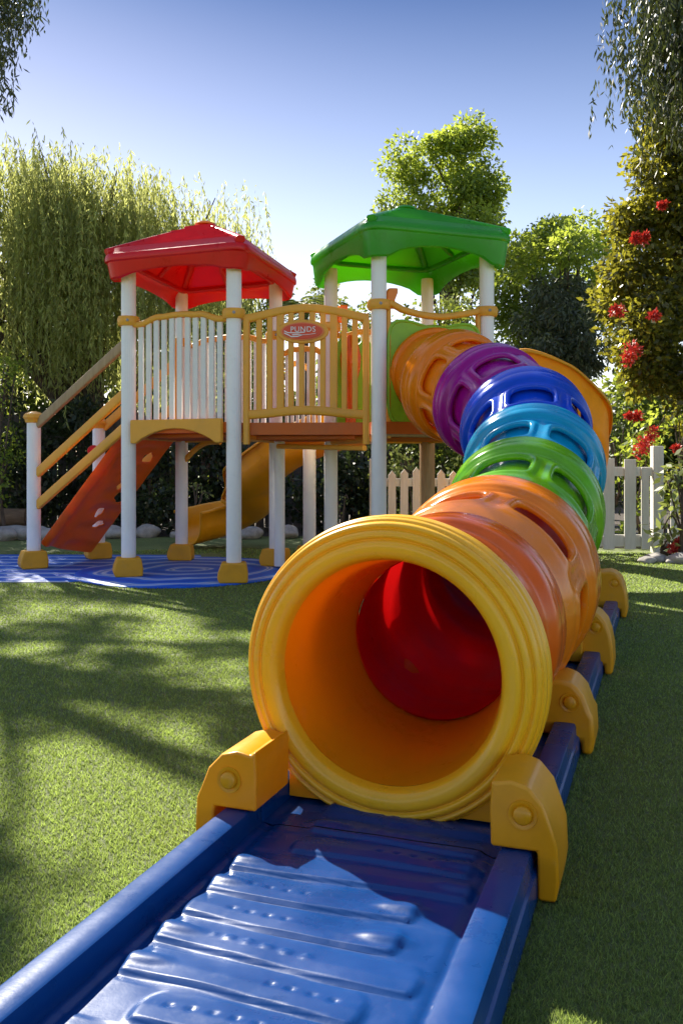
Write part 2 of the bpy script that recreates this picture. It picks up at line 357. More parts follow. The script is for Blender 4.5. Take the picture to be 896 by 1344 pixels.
def tunnel_section(k0, k1, Ra, Rl, mat, label, win=True, nwin=7, phase=0., liplen=.17):
    SEC = 8; ZN = 6; n = nwin * SEC
    L = (path(k1) - path(k0)).length
    lip = min(.5, liplen / L); z0 = .10; z1 = max(z0 + .2, 1 - lip - .03)
    if L > 1: z0 = .30
    elif L > .8: z0 = .20
    pre = [(-.02, Ra * .90), (z0 * .5, Ra * .905), (z0, Rl * .88)]
    post = [(z1, Rl * .90), (z1 + .006 / L, Rl * .925), (1 - lip, Rl * .945), (1 - lip * .97, Rl * .975), (1 - lip * .8, Rl * .99), (1 - lip * .62, Rl * .992), (1 - lip * .58, Rl * .982), (1 - lip * .54, Rl * .992), (1 - lip * .3, Rl), (1 - lip * .1, Rl * .995), (1 - lip * .0, Rl * .97), (1.005, Rl * .93)]
    vs = []; fs = []
    def P(a, r, th):
        C, T, Sd, Up = frame(k0 + (k1 - k0) * a); return C + Sd * (r * math.cos(th)) + Up * (r * math.sin(th))
    def ringrow(a, r):
        b = len(vs); C, T, Sd, Up = frame(k0 + (k1 - k0) * a)
        for k in range(n):
            th = phase + 2 * math.pi * k / n; vs.append(C + Sd * (r * math.cos(th)) + Up * (r * math.sin(th)))
        return b
    def join(b0, b1):
        for k in range(n): fs.append((b0 + k, b0 + (k + 1) % n, b1 + (k + 1) % n, b1 + k))
    rows = [ringrow(a, r) for a, r in pre]
    for a, b in zip(rows, rows[1:]): join(a, b)
    prow = [ringrow(a, r) for a, r in post]
    for a, b in zip(prow, prow[1:]): join(a, b)
    ra, rb = Rl * .88, Rl * .90
    grid = [rows[-1]] + [ringrow(lerp(z0, z1, j / ZN), lerp(ra, rb, j / ZN)) for j in range(1, ZN)] + [prow[0]]
    if not win:
        for a, b in zip(grid, grid[1:]): join(a, b)
    else:
        for w in range(nwin):
            k0_ = w * SEC
            bd = [(k, 0) for k in range(SEC)] + [(SEC, j) for j in range(ZN)] + [(SEC - k, ZN) for k in range(SEC)] + [(0, ZN - j) for j in range(ZN)]
            ids = [grid[j] + (k0_ + k) % n for k, j in bd]
            cx, cy = .5, .5
            prev = ids
            for sc, dr in ((.92, 0), (.86, .011), (.77, .013), (.71, .005), (.69, -.022)):
                new = []
                for (k, j) in bd:
                    x = (k / SEC - .5) * 2; y = (j / ZN - .5) * 2
                    # square to rounded square
                    m = max(abs(x), abs(y)); q = (abs(x) ** 6 + abs(y) ** 6) ** (1 / 6)
                    blend = .0 if sc > .88 else 1
                    f = lerp(1, m / q, blend)
                    X = x * f * sc * .98; Y = y * f * sc * .95
                    th = phase + 2 * math.pi * (w + .5 + X / 2) / nwin
                    a = lerp(z0, z1, .5 + Y / 2); r = lerp(ra, rb, .5 + Y / 2) + dr
                    new.append(len(vs)); vs.append(P(a, r, th))
                for q in range(len(bd)):
                    r_ = (q + 1) % len(bd); fs.append((prev[q], prev[r_], new[r_], new[q]))
                prev = new
    if win and k0 >= 1.5:
        lv = []; lf = []; m2 = 48
        for j in range(9):
            C, T, Sd, Up = frame(k0 + (k1 - k0) * (j / 8 * 1.0 - .01))
            for k in range(m2): th = 2 * math.pi * k / m2; lv.append(C + Sd * (Rl * .80 * math.cos(th)) + Up * (Rl * .80 * math.sin(th)))
        for j in range(8):
            for k in range(m2): lf.append((j * m2 + k, j * m2 + (k + 1) % m2, (j + 1) * m2 + (k + 1) % m2, (j + 1) * m2 + k))
        lb = MB(); lb.add(lv, lf); lb.build('inner_tube', mat, tunnel, smooth=180)
    mb = MB(); mb.add(vs, fs)
    return mb.build('tunnel_section', mat, tunnel, smooth=180, subsurf=1, solid=.014, label=label)

# entrance ring (lathe around U)
Mring = Matrix((P_, V((0, 0, 1)), -U)).transposed()   # local x->right, y->up, z->towards camera
def ring_build(prof, name, mat, label=None, n=160, caps=False, subsurf=0):
    mb = MB(); vs = []; fs = []
    for (r, d) in prof:
        for k in range(n):
            a = 2 * math.pi * k / n; rr = r * (1.04 if r > .33 else 1.02); vs.append(mouth + P_ * (rr * math.cos(a)) + V((0, 0, rr * math.sin(a))) + U * d)
    for i in range(len(prof) - 1):
        for k in range(n):
            j = (k + 1) % n; fs.append((i * n + k, i * n + j, (i + 1) * n + j, (i + 1) * n + k))
    mb.add(vs, fs); return mb.build(name, mat, tunnel, smooth=180, label=label, subsurf=subsurf)
def dense(prof, k=4):
    c = catmull([(r, d, 0) for r, d in prof], k); return [(p.x, p.y) for p in c]
ring_build(dense([(.262, .55), (.272, .34), (.288, .14), (.2985, .036)], 6), 'mouth_tube', 'entry_inside', label='yellow inner wall of the mouth, tinted with orange bounce light')
ringprof = dense([(.2985, .034), (.304, .012), (.310, .001), (.319, -.006), (.330, -.009), (.340, -.007), (.346, -.001),
            (.3485, .003), (.351, .003), (.356, -.003), (.363, -.003), (.370, .002), (.3735, .010), (.3755, .014), (.379, .012), (.385, .010), (.391, .016), (.3935, .026), (.3945, .031),
            (.398, .032), (.402, .038), (.4035, .05), (.401, .058), (.402, .063), (.406, .068), (.4085, .080), (.4065, .092), (.404, .098), (.406, .104), (.4075, .115), (.403, .128), (.396, .133),
            (.392, .140), (.392, .165), (.388, .178), (.376, .184), (.366, .190), (.362, .21), (.358, .30)], 3)
ring_build(ringprof, 'entrance_ring', 'yellow_entry', label='wide yellow ribbed mouth of the tunnel')
# red inner tube
mb = MB(); vs = []; fs = []; n = 72; rows = 60
for i in range(rows):
    t = lerp(.66, 3.0, i / (rows - 1)); C, T, Sd, Up = frame(t)
    r = lerp(.262, .345, min(1, i / 18)) if t < 1.9 else lerp(.345, .31, min(1, (t - 1.9) / .2)) + .006 * math.sin(i * 1.3)
    for k in range(n):
        a = 2 * math.pi * k / n; vs.append(C + Sd * r * math.cos(a) + Up * r * math.sin(a))
for i in range(rows - 1):
    for k in range(n):
        j = (k + 1) % n; fs.append((i * n + k, i * n + j, (i + 1) * n + j, (i + 1) * n + k))
mb.add(vs, fs); mb.build('inner_tube', 'redliner', tunnel, smooth=180, label='smooth red inside of the tunnel')
tunnel_section(.28, 1, .40, .385, 'orangered', 'red orange tunnel section behind the mouth', win=False, liplen=.2)
tunnel_section(1, 2, .385, .445, 'orange_hi', 'large orange tunnel section', phase=.30, nwin=6, liplen=.26)
tunnel_section(2, 3, .42, .43, 'green', 'green tunnel section', phase=.15, nwin=6, liplen=.24)
tunnel_section(3, 4, .42, .43, 'cyan', 'light blue tunnel section', phase=.35, nwin=6)
tunnel_section(4, 5, .42, .435, 'blue', 'deep blue tunnel section', phase=.05, nwin=6)
tunnel_section(5, 6, .43, .44, 'purple', 'purple tunnel section', phase=.4, nwin=6)
tunnel_section(6, 7, .43, .445, 'orange2', 'orange tunnel section at the tower end', phase=.2, nwin=6, liplen=.15)
tunnel_section(7, 8, .44, .40, 'orange2', 'short orange collar on the green plate', win=False, liplen=.08)

# supports: saddle + humps + knob
def hump(s, sg, hz=.295, w=.215):
    prof = [(.298, .113), (.296, .20), (.300, .265), (.312, hz - .008), (.345, hz), (.385, hz - .012), (.418, hz - .05), (.438, hz - .105), (.449, .13), (.453, .05), (.446, .003), (.405, .003), (.404, .1135)]
    if s > 3: prof = [(.205, .07), (.20, .17), (.215, hz - .05), (.25, hz - .012)] + prof[4:11] + [(.41, .003), (.408, .05)] 
    mb = MB(); poly = prof if sg > 0 else [(-(a if a < .3 else .3 + (a - .3) * 1.12), b) for a, b in prof]
    mb.prism(poly, w, tk(s, 0), P_, V((0, 0, 1)))
    h = mb.build('support_block', 'yellow', tunnel, bevel=.030, seg=5)
    # knob on the camera-facing side
    c = tk(s, sg * .372, hz - .075) - U * (w / 2)
    M3 = Matrix((P_, V((0, 0, 1)), -U)).transposed()
    mb = MB(); mb.lathe(c, [(.001, -.003), (.030, -.003), (.034, .001), (.033, .004), (.026, .003), (.022, .001), (.021, .010), (.017, .014), (.001, .014)], 24, M3)
    kb = mb.build('knob', 'yellow', h, smooth=50)
    return h
def saddle(s, zc, r, w=.11, name='saddle'):
    a0 = math.acos(min(1, .30 / r)) if r > .30 else .3
    arc = []
    for k in range(17):
        a = lerp(R(180) + R(38), R(360) - R(38), k / 16); arc.append((r * math.cos(a), max(zc + r * math.sin(a), .075)))
    poly = [(-.315, .064), (.315, .064), (.315, .20)] + [(x, z) for x, z in arc[::-1]] + [(-.315, .20)]
    mb = MB(); mb.prism(poly, w, tk(s, 0), P_, V((0, 0, 1))); mb.build(name, 'yellow', tunnel, bevel=.008)
for s_ in (2.185, 3.27, 4.50, 6.15):
    for sg in (-1, 1): hump(s_, sg, (.270 if sg > 0 else .262) if s_ < 3 else (.255 if s_ < 4 else .30))
saddle(2.40, .446, .395, .13); saddle(3.27, .45, .362); saddle(4.40, .56, .40)
# low struts that cross the floor between a pair of blocks
for s_ in (6.12,):
    mb = MB(); mb.sweep([tk(s_, -.30, .12), tk(s_, -.24, .085), tk(s_, 0, .078), tk(s_, .24, .085), tk(s_, .30, .12)], rrect(.03, .022)); mb.build('cross_strut', 'yellow', tunnel)
for s_ in (5.15, 6.15):
    for sg in (-1, 1):
        f = frame(3.35 if s_ < 6 else 5.0)[0]
        mb = MB(); top = V((f.x, f.y, f.z)) + V((.12 * sg, 0, -.40)); mb.tube([tk(s_, sg * .26, .07), top], .03); mb.build('prop', 'block', tunnel)

# ---------------------------------------------------------------- climbing frame
frame_root = empty('climbing_frame', (-.3, 8.2, 0), 'play frame with red roofed and green roofed towers joined by a yellow bridge', 'playground')
E = V((-1.851, 7.85, 0)); F = V((-.888, 7.45, 0)); G = V((-.63, 8.65, 0)); H = V((-1.62, 9.15, 0))
A = V((.306, 7.40, 0)); B = V((1.245, 7.74, 0)); C_ = V((-.10, 8.48, 0)); D = V((.84, 8.85, 0))
J = V((-2.88, 8.45, 0)); K = V((-2.50, 9.30, 0)); Q = V((-.315, 8.88, 0))
PR = .063; Zv = V((0, 0, 1))
def hor(a, b): return (b - a).normalized()
def base_block(p, parent, rz=.3):
    M3 = Matrix.Rotation(rz, 3, 'Z')
    mb = MB()
    poly = [(-.115, 0), (.115, 0), (.118, .07), (.108, .13), (.10, .165), (-.10, .165), (-.112, .13), (-.128, .09), (-.135, .04)]
    mb.prism(poly, .2, p + Zv * .012, M3 @ V((1, 0, 0)), Zv)
    return mb.build('base_block', 'block', parent, bevel=.016, seg=3)
def post(p, ztop, mat='white', base=True, rz=.3, collar=None, cap=False, r=PR):
    mb = MB(); mb.lathe(p, [(r * .98, .03), (r, .06), (r, ztop - .02), (r * .96, ztop)], 44, flute=-.028)
    o = mb.build('post', mat, frame_root, smooth=30)
    if base: base_block(p, o, rz)
    if collar:
        mb = MB(); mb.lathe(p + V((.012, -r - .030, collar - .008)), [(.001, 0), (.013, 0), (.013, .006), (.008, .010), (.001, .010)], 12, Matrix.Rotation(R(90), 3, 'X')); mb.build('bolt', 'steel', o)
        mb = MB(); mb.lathe(p, [(r + .001, collar - .05), (r + .022, collar - .048), (r + .032, collar - .03), (r + .034, collar + .012), (r + .024, collar + .032), (r + .001, collar + .034)], 32); mb.build('collar', 'tan', o, smooth=50)
    if cap:
        mb = MB(); mb.lathe(p, [(r + .002, ztop - .05), (r + .018, ztop - .045), (r + .022, ztop - .02), (r + .040, ztop + .0), (r + .028, ztop + .03), (r - .01, ztop + .052), (.02, ztop + .06), (.001, ztop + .06)], 10); mb.build('post_cap', 'tan', o, smooth=40, bevel=.004)
    return o
post(E, 2.70, collar=2.235); post(F, 2.66, rz=.1, collar=2.235); post(G, 2.72, rz=-.4, collar=2.22); post(H, 2.72, rz=0, collar=2.22)
post(A, 2.78, rz=.2, collar=2.30); post(B, 2.78, rz=.2, collar=2.30); post(C_, 2.82, rz=.2, collar=2.28); post(D, 1.30, mat='pillar', rz=.2, r=.075); post(V((D.x, D.y, 0)) + V((.001, 0, 0)), 2.80, base=False, r=PR * .95)
post(J, 1.42, rz=.5, cap=True); post(K, 1.40, rz=.5, cap=True); post(Q, 1.24, rz=.2)
post(V((-.58, 8.45, 0)), 1.22, rz=.1, base=False, r=.05)

# --- roofs
def roof(corners, ztop_e, zlow, apex, mat, name='roof', over=.2, cap_mat=None):
    cen = sum(corners, V((0, 0, 0))) / 4
    ring = []
    cs = [c + (c - cen).normalized() * over * 1.35 for c in corners]
    NC_ = 7; NE = 10; per = []
    for i in range(4):
        a = cs[i - 1]; b = cs[i]; c = cs[(i + 1) % 4]
        d0 = (a - b).normalized(); d1 = (c - b).normalized(); rc = .17
        p0 = b + d0 * rc; p1 = b + d1 * rc
        for k in range(NC_):
            t = k / (NC_ - 1); q = p0 * (1 - t) ** 2 + b * 2 * t * (1 - t) + p1 * t ** 2
            per.append((q, 0.0 if 1 <= k <= NC_ - 2 else .05, i))
        nx = c + (b - c).normalized() * rc
        for k in range(1, NE):
            t = k / NE; per.append((p1.lerp(nx, t), math.sin(math.pi * t) ** .55, i))
    n = len(per)
    ap = V((cen.x, cen.y, apex)); vs = []; fs = []
    def row(fn):
        b = len(vs)
        for q, e, i in per: vs.append(fn(q, e))
        return b
    def mixp(q, k, z): return V((cen.x + (q.x - cen.x) * k, cen.y + (q.y - cen.y) * k, z))
    rows = []
    hz = apex - ztop_e
    # shingled slope with small steps
    rows.append(row(lambda q, e: mixp(q, .06, apex)))
    steps = 6
    for j in range(steps):
        k0 = lerp(.08, .93, j / steps); k1 = lerp(.08, .93, (j + 1) / steps)
        za = lerp(apex - .015, ztop_e + .035, j / steps); zb = lerp(apex - .015, ztop_e + .035, (j + 1) / steps); z0 = za; z1 = lerp(za, zb, .38)
        rows.append(row(lambda q, e: mixp(q, k0 + .006, z0 - .002)))
        rows.append(row(lambda q, e: mixp(q, k1, z1)))
    rows.append(row(lambda q, e: mixp(q, .965, ztop_e + .030)))
    rows.append(row(lambda q, e: mixp(q, .992, ztop_e + .008)))
    rows.append(row(lambda q, e: mixp(q, 1.0, ztop_e - .025)))
    rows.append(row(lambda q, e: mixp(q, .995, ztop_e - .045)))
    rows.append(row(lambda q, e: mixp(q, .975, ztop_e - .055)))
    rows.append(row(lambda q, e: mixp(q, .965, lerp((zlow + ztop_e) / 2, ztop_e - .075, e * .55))))
    rows.append(row(lambda q, e: mixp(q, .945, lerp(zlow + .012, ztop_e - .105, e * .75))))
    rows.append(row(lambda q, e: mixp(q, .925, lerp(zlow, ztop_e - .112, e * .75))))
    rows.append(row(lambda q, e: mixp(q, .90, lerp(zlow + .012, ztop_e - .100, e * .75))))
    rows.append(row(lambda q, e: mixp(q, .87, lerp(zlow + .08, ztop_e - .06, e * .7))))
    rows.append(row(lambda q, e: mixp(q, .80, ztop_e - .045)))
    rows.append(row(lambda q, e: mixp(q, .74, ztop_e - .05)))
    rows.append(row(lambda q, e: mixp(q, .70, ztop_e + .0)))
    rows.append(row(lambda q, e: mixp(q, .45, lerp(ztop_e, apex, .42))))
    rows.append(row(lambda q, e: mixp(q, .42, lerp(ztop_e, apex, .40))))
    rows.append(row(lambda q, e: mixp(q, .38, lerp(ztop_e, apex, .50))))
    rows.append(row(lambda q, e: mixp(q, .05, apex - .06)))
    for a, b in zip(rows, rows[1:]):
        for k in range(n): fs.append((a + k, a + (k + 1) % n, b + (k + 1) % n, b + k))
    fs.append(tuple(rows[0] + k for k in range(n))); fs.append(tuple(rows[-1] + k for k in range(n))[::-1])
    mb = MB(); mb.add(vs, fs)
    o = mb.build(name, mat, frame_root, smooth=34)
    # hip ribs on top and underneath
    for c in cs:
        mb = MB(); e1 = cen.lerp(c, .90)
        mb.sweep([V((cen.x, cen.y, apex + .002)).lerp(V((c.x, c.y, ztop_e + .0)), t) + Zv * .012 for t in (.06, .3, .6, .93)], rrect(.07, .05), scales=[.5, .8, 1, 1.1]); mb.build('hip_rib', mat, o, bevel=0)
        mb = MB(); mb.sweep([V((cen.x, cen.y, apex - .08)), V((cen.x, cen.y, 0)).lerp(V((c.x, c.y, 0)), .42) + Zv * lerp(ztop_e, apex, .40), V((cen.x, cen.y, 0)).lerp(V((c.x, c.y, 0)), .74) + Zv * (ztop_e - .03)], rrect(.07, .07)); mb.build('under_rib', mat, o)
    for i in range(4):
        c = (cs[i - 1] + cs[i]) / 2
        mb = MB(); mb.sweep([V((cen.x, cen.y, apex - .09)), V((cen.x, cen.y, 0)).lerp(V((c.x, c.y, 0)), .42) + Zv * (lerp(ztop_e, apex, .40) - .01), V((cen.x, cen.y, 0)).lerp(V((c.x, c.y, 0)), .74) + Zv * (ztop_e - .03)], rrect(.05, .05)); mb.build('under_rib', mat, o)
    for kk, zf in ((.72, ztop_e - .045), (.43, lerp(ztop_e, apex, .40) - .012)):
        mb = MB(); mb.sweep([V((cen.x + (q.x - cen.x) * kk, cen.y + (q.y - cen.y) * kk, zf)) for q, e, i in per], rrect(.045, .045), closed=True); mb.build('under_ring', mat, o)
    mb = MB(); mb.lathe((cen.x, cen.y, apex + .004), [(.10, 0), (.095, .016), (.06, .03), (.001, .036)], 20); mb.build('roof_cap', cap_mat or mat, o, smooth=60)
    return o
zz = lambda p: V((p.x, p.y, 0))
r1 = roof([zz(E), zz(F), zz(G), zz(H)], 2.765, 2.575, 3.17, 'red', cap_mat='orange2'); r1['label'] = 'red pyramid roof with ribbed slopes'
r2 = roof([zz(A), zz(B), zz(D), zz(C_)], 2.92, 2.66, 3.27, 'green_roof'); r2['label'] = 'green pyramid roof with ribbed slopes'

# --- decks
def slab(ps, z, t, mat, name='deck', grow=.05):
    cen = sum(ps, V((0, 0, 0))) / len(ps); q = [p + (p - cen).normalized() * grow for p in ps]
    mb = MB(); n = len(q); mb.add([V((p.x, p.y, z)) for p in q] + [V((p.x, p.y, z - t)) for p in q], [tuple(range(n)), tuple(range(n, 2 * n))[::-1]] + [(i, (i + 1) % n, (i + 1) % n + n, i + n) for i in range(n)])
    # stiffening ribs underneath
    for k in range(1, 6):
        a = q[0].lerp(q[-1], k / 6); b = q[1].lerp(q[2], k / 6)
        mb.sweep([V((a.x, a.y, z - t - .018)) + (b - a) * .04, V((b.x, b.y, z - t - .018)) - (b - a) * .04], rrect(.03, .04, .008, 1))
    return mb.build(name, mat, frame_root, smooth=40)
slab([E, F, G, H], 1.335, .085, 'deck'); slab([F + V((.09, .02, 0)), A + V((-.09, .02, 0)), C_ + V((-.09, 0, 0)), G + V((.09, 0, 0))], 1.33, .10, 'deck', grow=.0)
slab([A, B, D, C_], 1.335, .10, 'deck')
# edge beams
def beam(a, b, z0, z1, w, h, mat, name='beam', sag=0, parent=None, ext=0.):
    d = hor(a, b); a2 = a + d * ext; b2 = b - d * ext
    pts = [V((0, 0, 0)) + a2.lerp(b2, k / 16) + Zv * (lerp(z0, z1, k / 16) + sag * math.sin(math.pi * k / 16)) for k in range(17)]
    mb = MB(); mb.sweep(pts, rrect(w, h)); return mb.build(name, mat, parent or frame_root, smooth=40)
beam(E, H, 1.235, 1.235, .05, .06, 'tan', ext=.04); beam(H, G, 1.235, 1.235, .05, .07, 'tan', ext=.04); beam(F, G, 1.22, 1.22, .05, .07, 'tan', ext=.04)
beam(G, C_, 1.17, 1.17, .06, .07, 'tan'); beam(A, B, 1.25, 1.25, .05, .08, 'pillar', ext=.05); beam(C_, D, 1.22, 1.22, .05, .07, 'tan'); beam(A, C_, 1.2, 1.2, .05, .07, 'tan', ext=.05); beam(B, D, 1.22, 1.22, .05, .07, 'tan')
beam(H, V((-1.2, 8.94, 0)), .98, 1.2, .05, .05, 'tan', 'brace', sag=.08)
beam(V((-.60, 8.4, 0)), A + V((-.1, .1, 0)), 1.15, 1.12, .05, .045, 'tan', ext=.02)

# --- slatted panels
def wave(t, h): # bow-shaped top
    return h * (math.sin(math.pi * t) ** 1.6)
def slat_panel(a, b, z0, z1, n, rise=.055, arch=True, w=.050, white='slatwhite', label=None):
    d = hor(a, b); L = (b - a).length; nrm = d.cross(Zv)
    pts = [a + d * (PR + .0) + d * (L - 2 * PR) * (k / 24) + Zv * (z1 + wave(k / 24, rise) - .012 * math.sin(2 * math.pi * min(1, k / 24 * 3)) * (k < 8) - .012 * math.sin(2 * math.pi * min(1, (1 - k / 24) * 3)) * (k > 16)) for k in range(25)]
    mb = MB(); mb.sweep(pts, rrect(.062, .052)); top = mb.build('top_rail', 'tan', frame_root, label=label)
    mb = MB()
    for k in range(n):
        t = (k + .75) / (n + .5); p = a + d * lerp(PR + .01, L - PR - .01, t)
        M3 = Matrix((d, nrm, Zv)).transposed(); zt = z1 + wave(t, rise)
        mb.box(p + Zv * (z0 + zt) / 2, (w, .026, zt - z0), M3)
    mb.build('slats', white, top, bevel=.007)
    if arch:
        zt = z0 + .005; poly = [(PR + .012, zt), (L - PR - .012, zt)]
        x1 = L - PR - .012; x0 = PR + .012
        poly += [(x1, zt - .20)]
        for k in range(13):
            t = k / 12; x = lerp(x1 - .05, x0 + .05, t); poly.append((x, zt - .205 + .125 * math.sin(math.pi * t) ** .8))
        poly += [(x0, zt - .20)]
        mb = MB(); mb.prism(poly, .05, a + nrm * .062, d, Zv); mb.build('arch_beam', 'tan', frame_root, bevel=.01)
slat_panel(E, F, 1.36, 2.20, 11)
slat_panel(H, G, 1.36, 2.18, 11, arch=False)
slat_panel(C_, D, 1.36, 2.2, 9, arch=False, w=.032)
slat_panel(G, C_, 1.36, 2.05, 7, rise=.03, arch=False, w=.032)
# yellow gate bars at the back of tower one
for q_ in (F.lerp(G, .1), H.lerp(E, .15), H.lerp(E, .8)):
    mb = MB(); mb.sweep([q_ + Zv * 1.34, q_ + Zv * 2.18], rrect(.04, .04)); mb.build('corner_strip', 'tan', frame_root)

# --- bridge panel with badge
a = F + V((PR + .012, 0, 0)); b = A - V((PR + .012, 0, 0)); d = hor(a, b); L = (b - a).length; nrm = d.cross(Zv)
def bp(x, z): return a + d * x + Zv * z
def topz(x): return 2.185 + .085 * math.sin(math.pi * x / L) ** 1.3
def lowz(x): return 1.395 + .035 * math.sin(math.pi * x / L) ** 2
mb = MB()
mb.sweep([bp(lerp(.01, L - .01, k / 24), topz(lerp(0, L, k / 24))) for k in range(25)], rrect(.05, .07))
top = mb.build('bridge_rail', 'tan', frame_root, label='arched top rail of the bridge panel')
mb = MB(); mb.sweep([bp(lerp(.02, L - .02, k / 24), lowz(lerp(0, L, k / 24))) for k in range(25)], rrect(.05, .075)); mb.build('lower_rail', 'tan', top)
for x in (.03, L - .03):
    mb = MB(); mb.sweep([bp(x, 1.15), bp(x, topz(x) - .005)], rrect(.055, .065), up=nrm); mb.build('side_frame', 'tan', top)
mb = MB(); nb = 10
for k in range(nb):
    x = lerp(.135, L - .12, k / (nb - 1)); wide = .046
    mb.sweep([bp(x, lowz(x)), bp(x, topz(x))], rrect(wide if k not in (2, 7) else .062, .034, .008), up=nrm)
# second small arch behind the badge
mb.sweep([bp(lerp(.05, L - .05, k / 12), lerp(topz(lerp(0, L, k / 12)) - .13, topz(0) - .19, 0)) for k in range(13)][3:10], rrect(.028, .04), up=Zv)
mb.build('bars', 'tan', top, smooth=40)
def oval(cx, cz, rx, rz, n=40): return [(cx + rx * math.cos(2 * math.pi * k / n), cz + rz * math.sin(2 * math.pi * k / n)) for k in range(n)]
bx, bz = L * .475, 2.075
mb = MB(); mb.prism(oval(0, 0, .215, .098), .03, bp(bx, bz) + nrm * .018, d, Zv); bo = mb.build('badge_frame', 'tan', top, bevel=.008)
M['badge'] = plastic('badge_red', (.70, .07, .02), .35)
M['badgerim'] = plastic('badge_rim_orange', (.80, .22, .06), .35)
mb = MB(); mb.prism(oval(0, 0, .178, .074), .012, bp(bx, bz) + nrm * .037, d, Zv); mb.build('badge_rim', 'badgerim', bo, bevel=.003)
mb = MB(); mb.prism(oval(0, 0, .163, .064), .010, bp(bx, bz) + nrm * .044, d, Zv); mb.build('badge', 'badge', bo, bevel=.002, label='red oval badge with white lettering and swooshes')
M['ink'] = plastic('badge_white_print', (.8, .8, .78), .4, bump=0, dirt=.02)
tcu = bpy.data.curves.new('badge_lettering', 'FONT'); tcu.body = 'PUNDS'; tcu.size = .062; tcu.extrude = .0015; tcu.align_x = 'CENTER'; tcu.space_character = 1.08
to = bpy.data.objects.new('tmp_text', tcu); COL.objects.link(to)
bpy.context.view_layer.update()
tme = bpy.data.meshes.new_from_object(to.evaluated_get(bpy.context.evaluated_depsgraph_get())); bpy.data.objects.remove(to)
tme.materials.clear(); tme.materials.append(M['ink'])
Mt = Matrix((d, Zv, nrm)).transposed().to_4x4(); Mt.translation = bp(bx + .005, bz - .005) + nrm * .0515
tme.transform(Mt); lo_ = bpy.data.objects.new('badge_lettering', tme); COL.objects.link(lo_); adopt(lo_, bo)
mb = MB()
def sw(pts, w): mb.sweep([bp(bx + x, bz + z) + nrm * .0515 for x, z in pts], rrect(w, .003, .001, 1), up=nrm)
sw([(-.150, .003), (-.12, -.012), (-.06, -.014), (.02, -.008)], .008)
sw([(-.150, -.014), (-.115, -.03), (-.09, -.045), (-.04, -.043), (.0, -.03), (-.03, -.025), (-.085, -.030)], .009)
sw([(.0, -.03), (.06, -.027), (.11, -.018)], .004)
mb.build('swoosh', 'ink', bo)
# inner bridge side details seen through the bars: yellow handle, orange climber, green panel
mb = MB(); mb.tube(catmull([V((-.55, 8.9, 1.9)), V((-.45, 8.92, 1.98)), V((-.3, 8.95, 1.9)), V((-.3, 8.95, 1.75))], 6), .03); mb.build('grab_handle', 'yellow', frame_root)
mb = MB(); gp = C_.lerp(D, .02); dd = hor(C_, D)
mb.prism([(.04, 1.36), (.40, 1.36), (.40, 2.1), (.33, 2.2), (.2, 2.05), (.10, 2.22), (.04, 2.1)], .03, C_ - dd.cross(Zv) * -.06, dd, Zv); mb.build('climber_panel', 'lime', frame_root, bevel=.008)
mb = MB(); q = C_ + dd * .16 + dd.cross(Zv) * .10
mb.lathe(q + Zv * 1.37, [(.05, 0), (.05, .35), (.09, .50), (.10, .62), (.07, .75), (.03, .82)], 16); mb.build('orange_handle', 'orangered', frame_root)

# --- tunnel end wall of tower two
a = A; b = B; d = hor(a, b); L = (b - a).length; nrm = d.cross(Zv)
mb = MB(); cx = L * .50; hz = 1.73; n = 96; Rh = .385; vs = []
def outer(th):
    c, s_ = math.cos(th), math.sin(th)
    hx, hy = .435, .47
    q = (abs(c / hx) ** 7 + abs(s_ / (hy if s_ > 0 else .43)) ** 7) ** (-1 / 7)
    r = q
    if s_ > 0: r -= .07 * math.exp(-((th - math.pi / 2) / .45) ** 2)
    return r
def ringrow(rf, off):
    base = len(vs)
    for k in range(n):
        th = 2 * math.pi * k / n; r = rf(th); vs.append(a + d * (cx + r * math.cos(th)) + Zv * (hz + r * math.sin(th)) + nrm * off)
    return base
seq = [(lambda t: Rh, -.02), (lambda t: Rh, .015), (lambda t: Rh + .012, .024), (lambda t: Rh + .03, .02), (lambda t: max(Rh + .034, outer(t) - .03), .02), (lambda t: max(Rh + .036, outer(t) - .02), .03), (lambda t: max(Rh + .038, outer(t)), .026), (lambda t: max(Rh + .038, outer(t)), -.02), (lambda t: Rh, -.02)]
bs = [ringrow(f, o) for f, o in seq]; fs = []
for p, q in zip(bs, bs[1:]):
    for k in range(n): fs.append((p + k, p + (k + 1) % n, q + (k + 1) % n, q + k))
mb.add(vs, fs); mb.build('tunnel_plate', 'lime', frame_root, smooth=35, label='lime green end plate around the tunnel')
pts = [a + d * lerp(.0, L, k / 30) + Zv * (2.30 - .075 * math.sin(math.pi * k / 30) ** 1.5 + .02 * math.sin(math.pi * min(1, k / 6)) * (k < 6)) + nrm * .01 for k in range(31)]
mb = MB(); mb.sweep(pts, rrect(.055, .055)); mb.build('top_rail', 'tan', frame_root)
for x in (PR + .022, L - PR - .022):
    mb = MB(); mb.sweep([a + d * x + Zv * 1.2, a + d * x + Zv * 2.28], rrect(.035, .045), up=nrm); mb.build('side_frame', 'tan', frame_root)
def hook(p, dirv, z):
    mb = MB(); poly = [(0, 0), (.085, 0), (.075, .07), (.10, .13), (.10, .17), (.02, .165), (0, .12)]
    mb.prism(poly, .05, p + Zv * z, dirv, Zv); mb.build('roof_bracket', 'orange2', frame_root, bevel=.012, seg=3)
hook(A + d * (PR + .0), d, 2.27); hook(C_ + d * (PR + .0), d, 2.32)

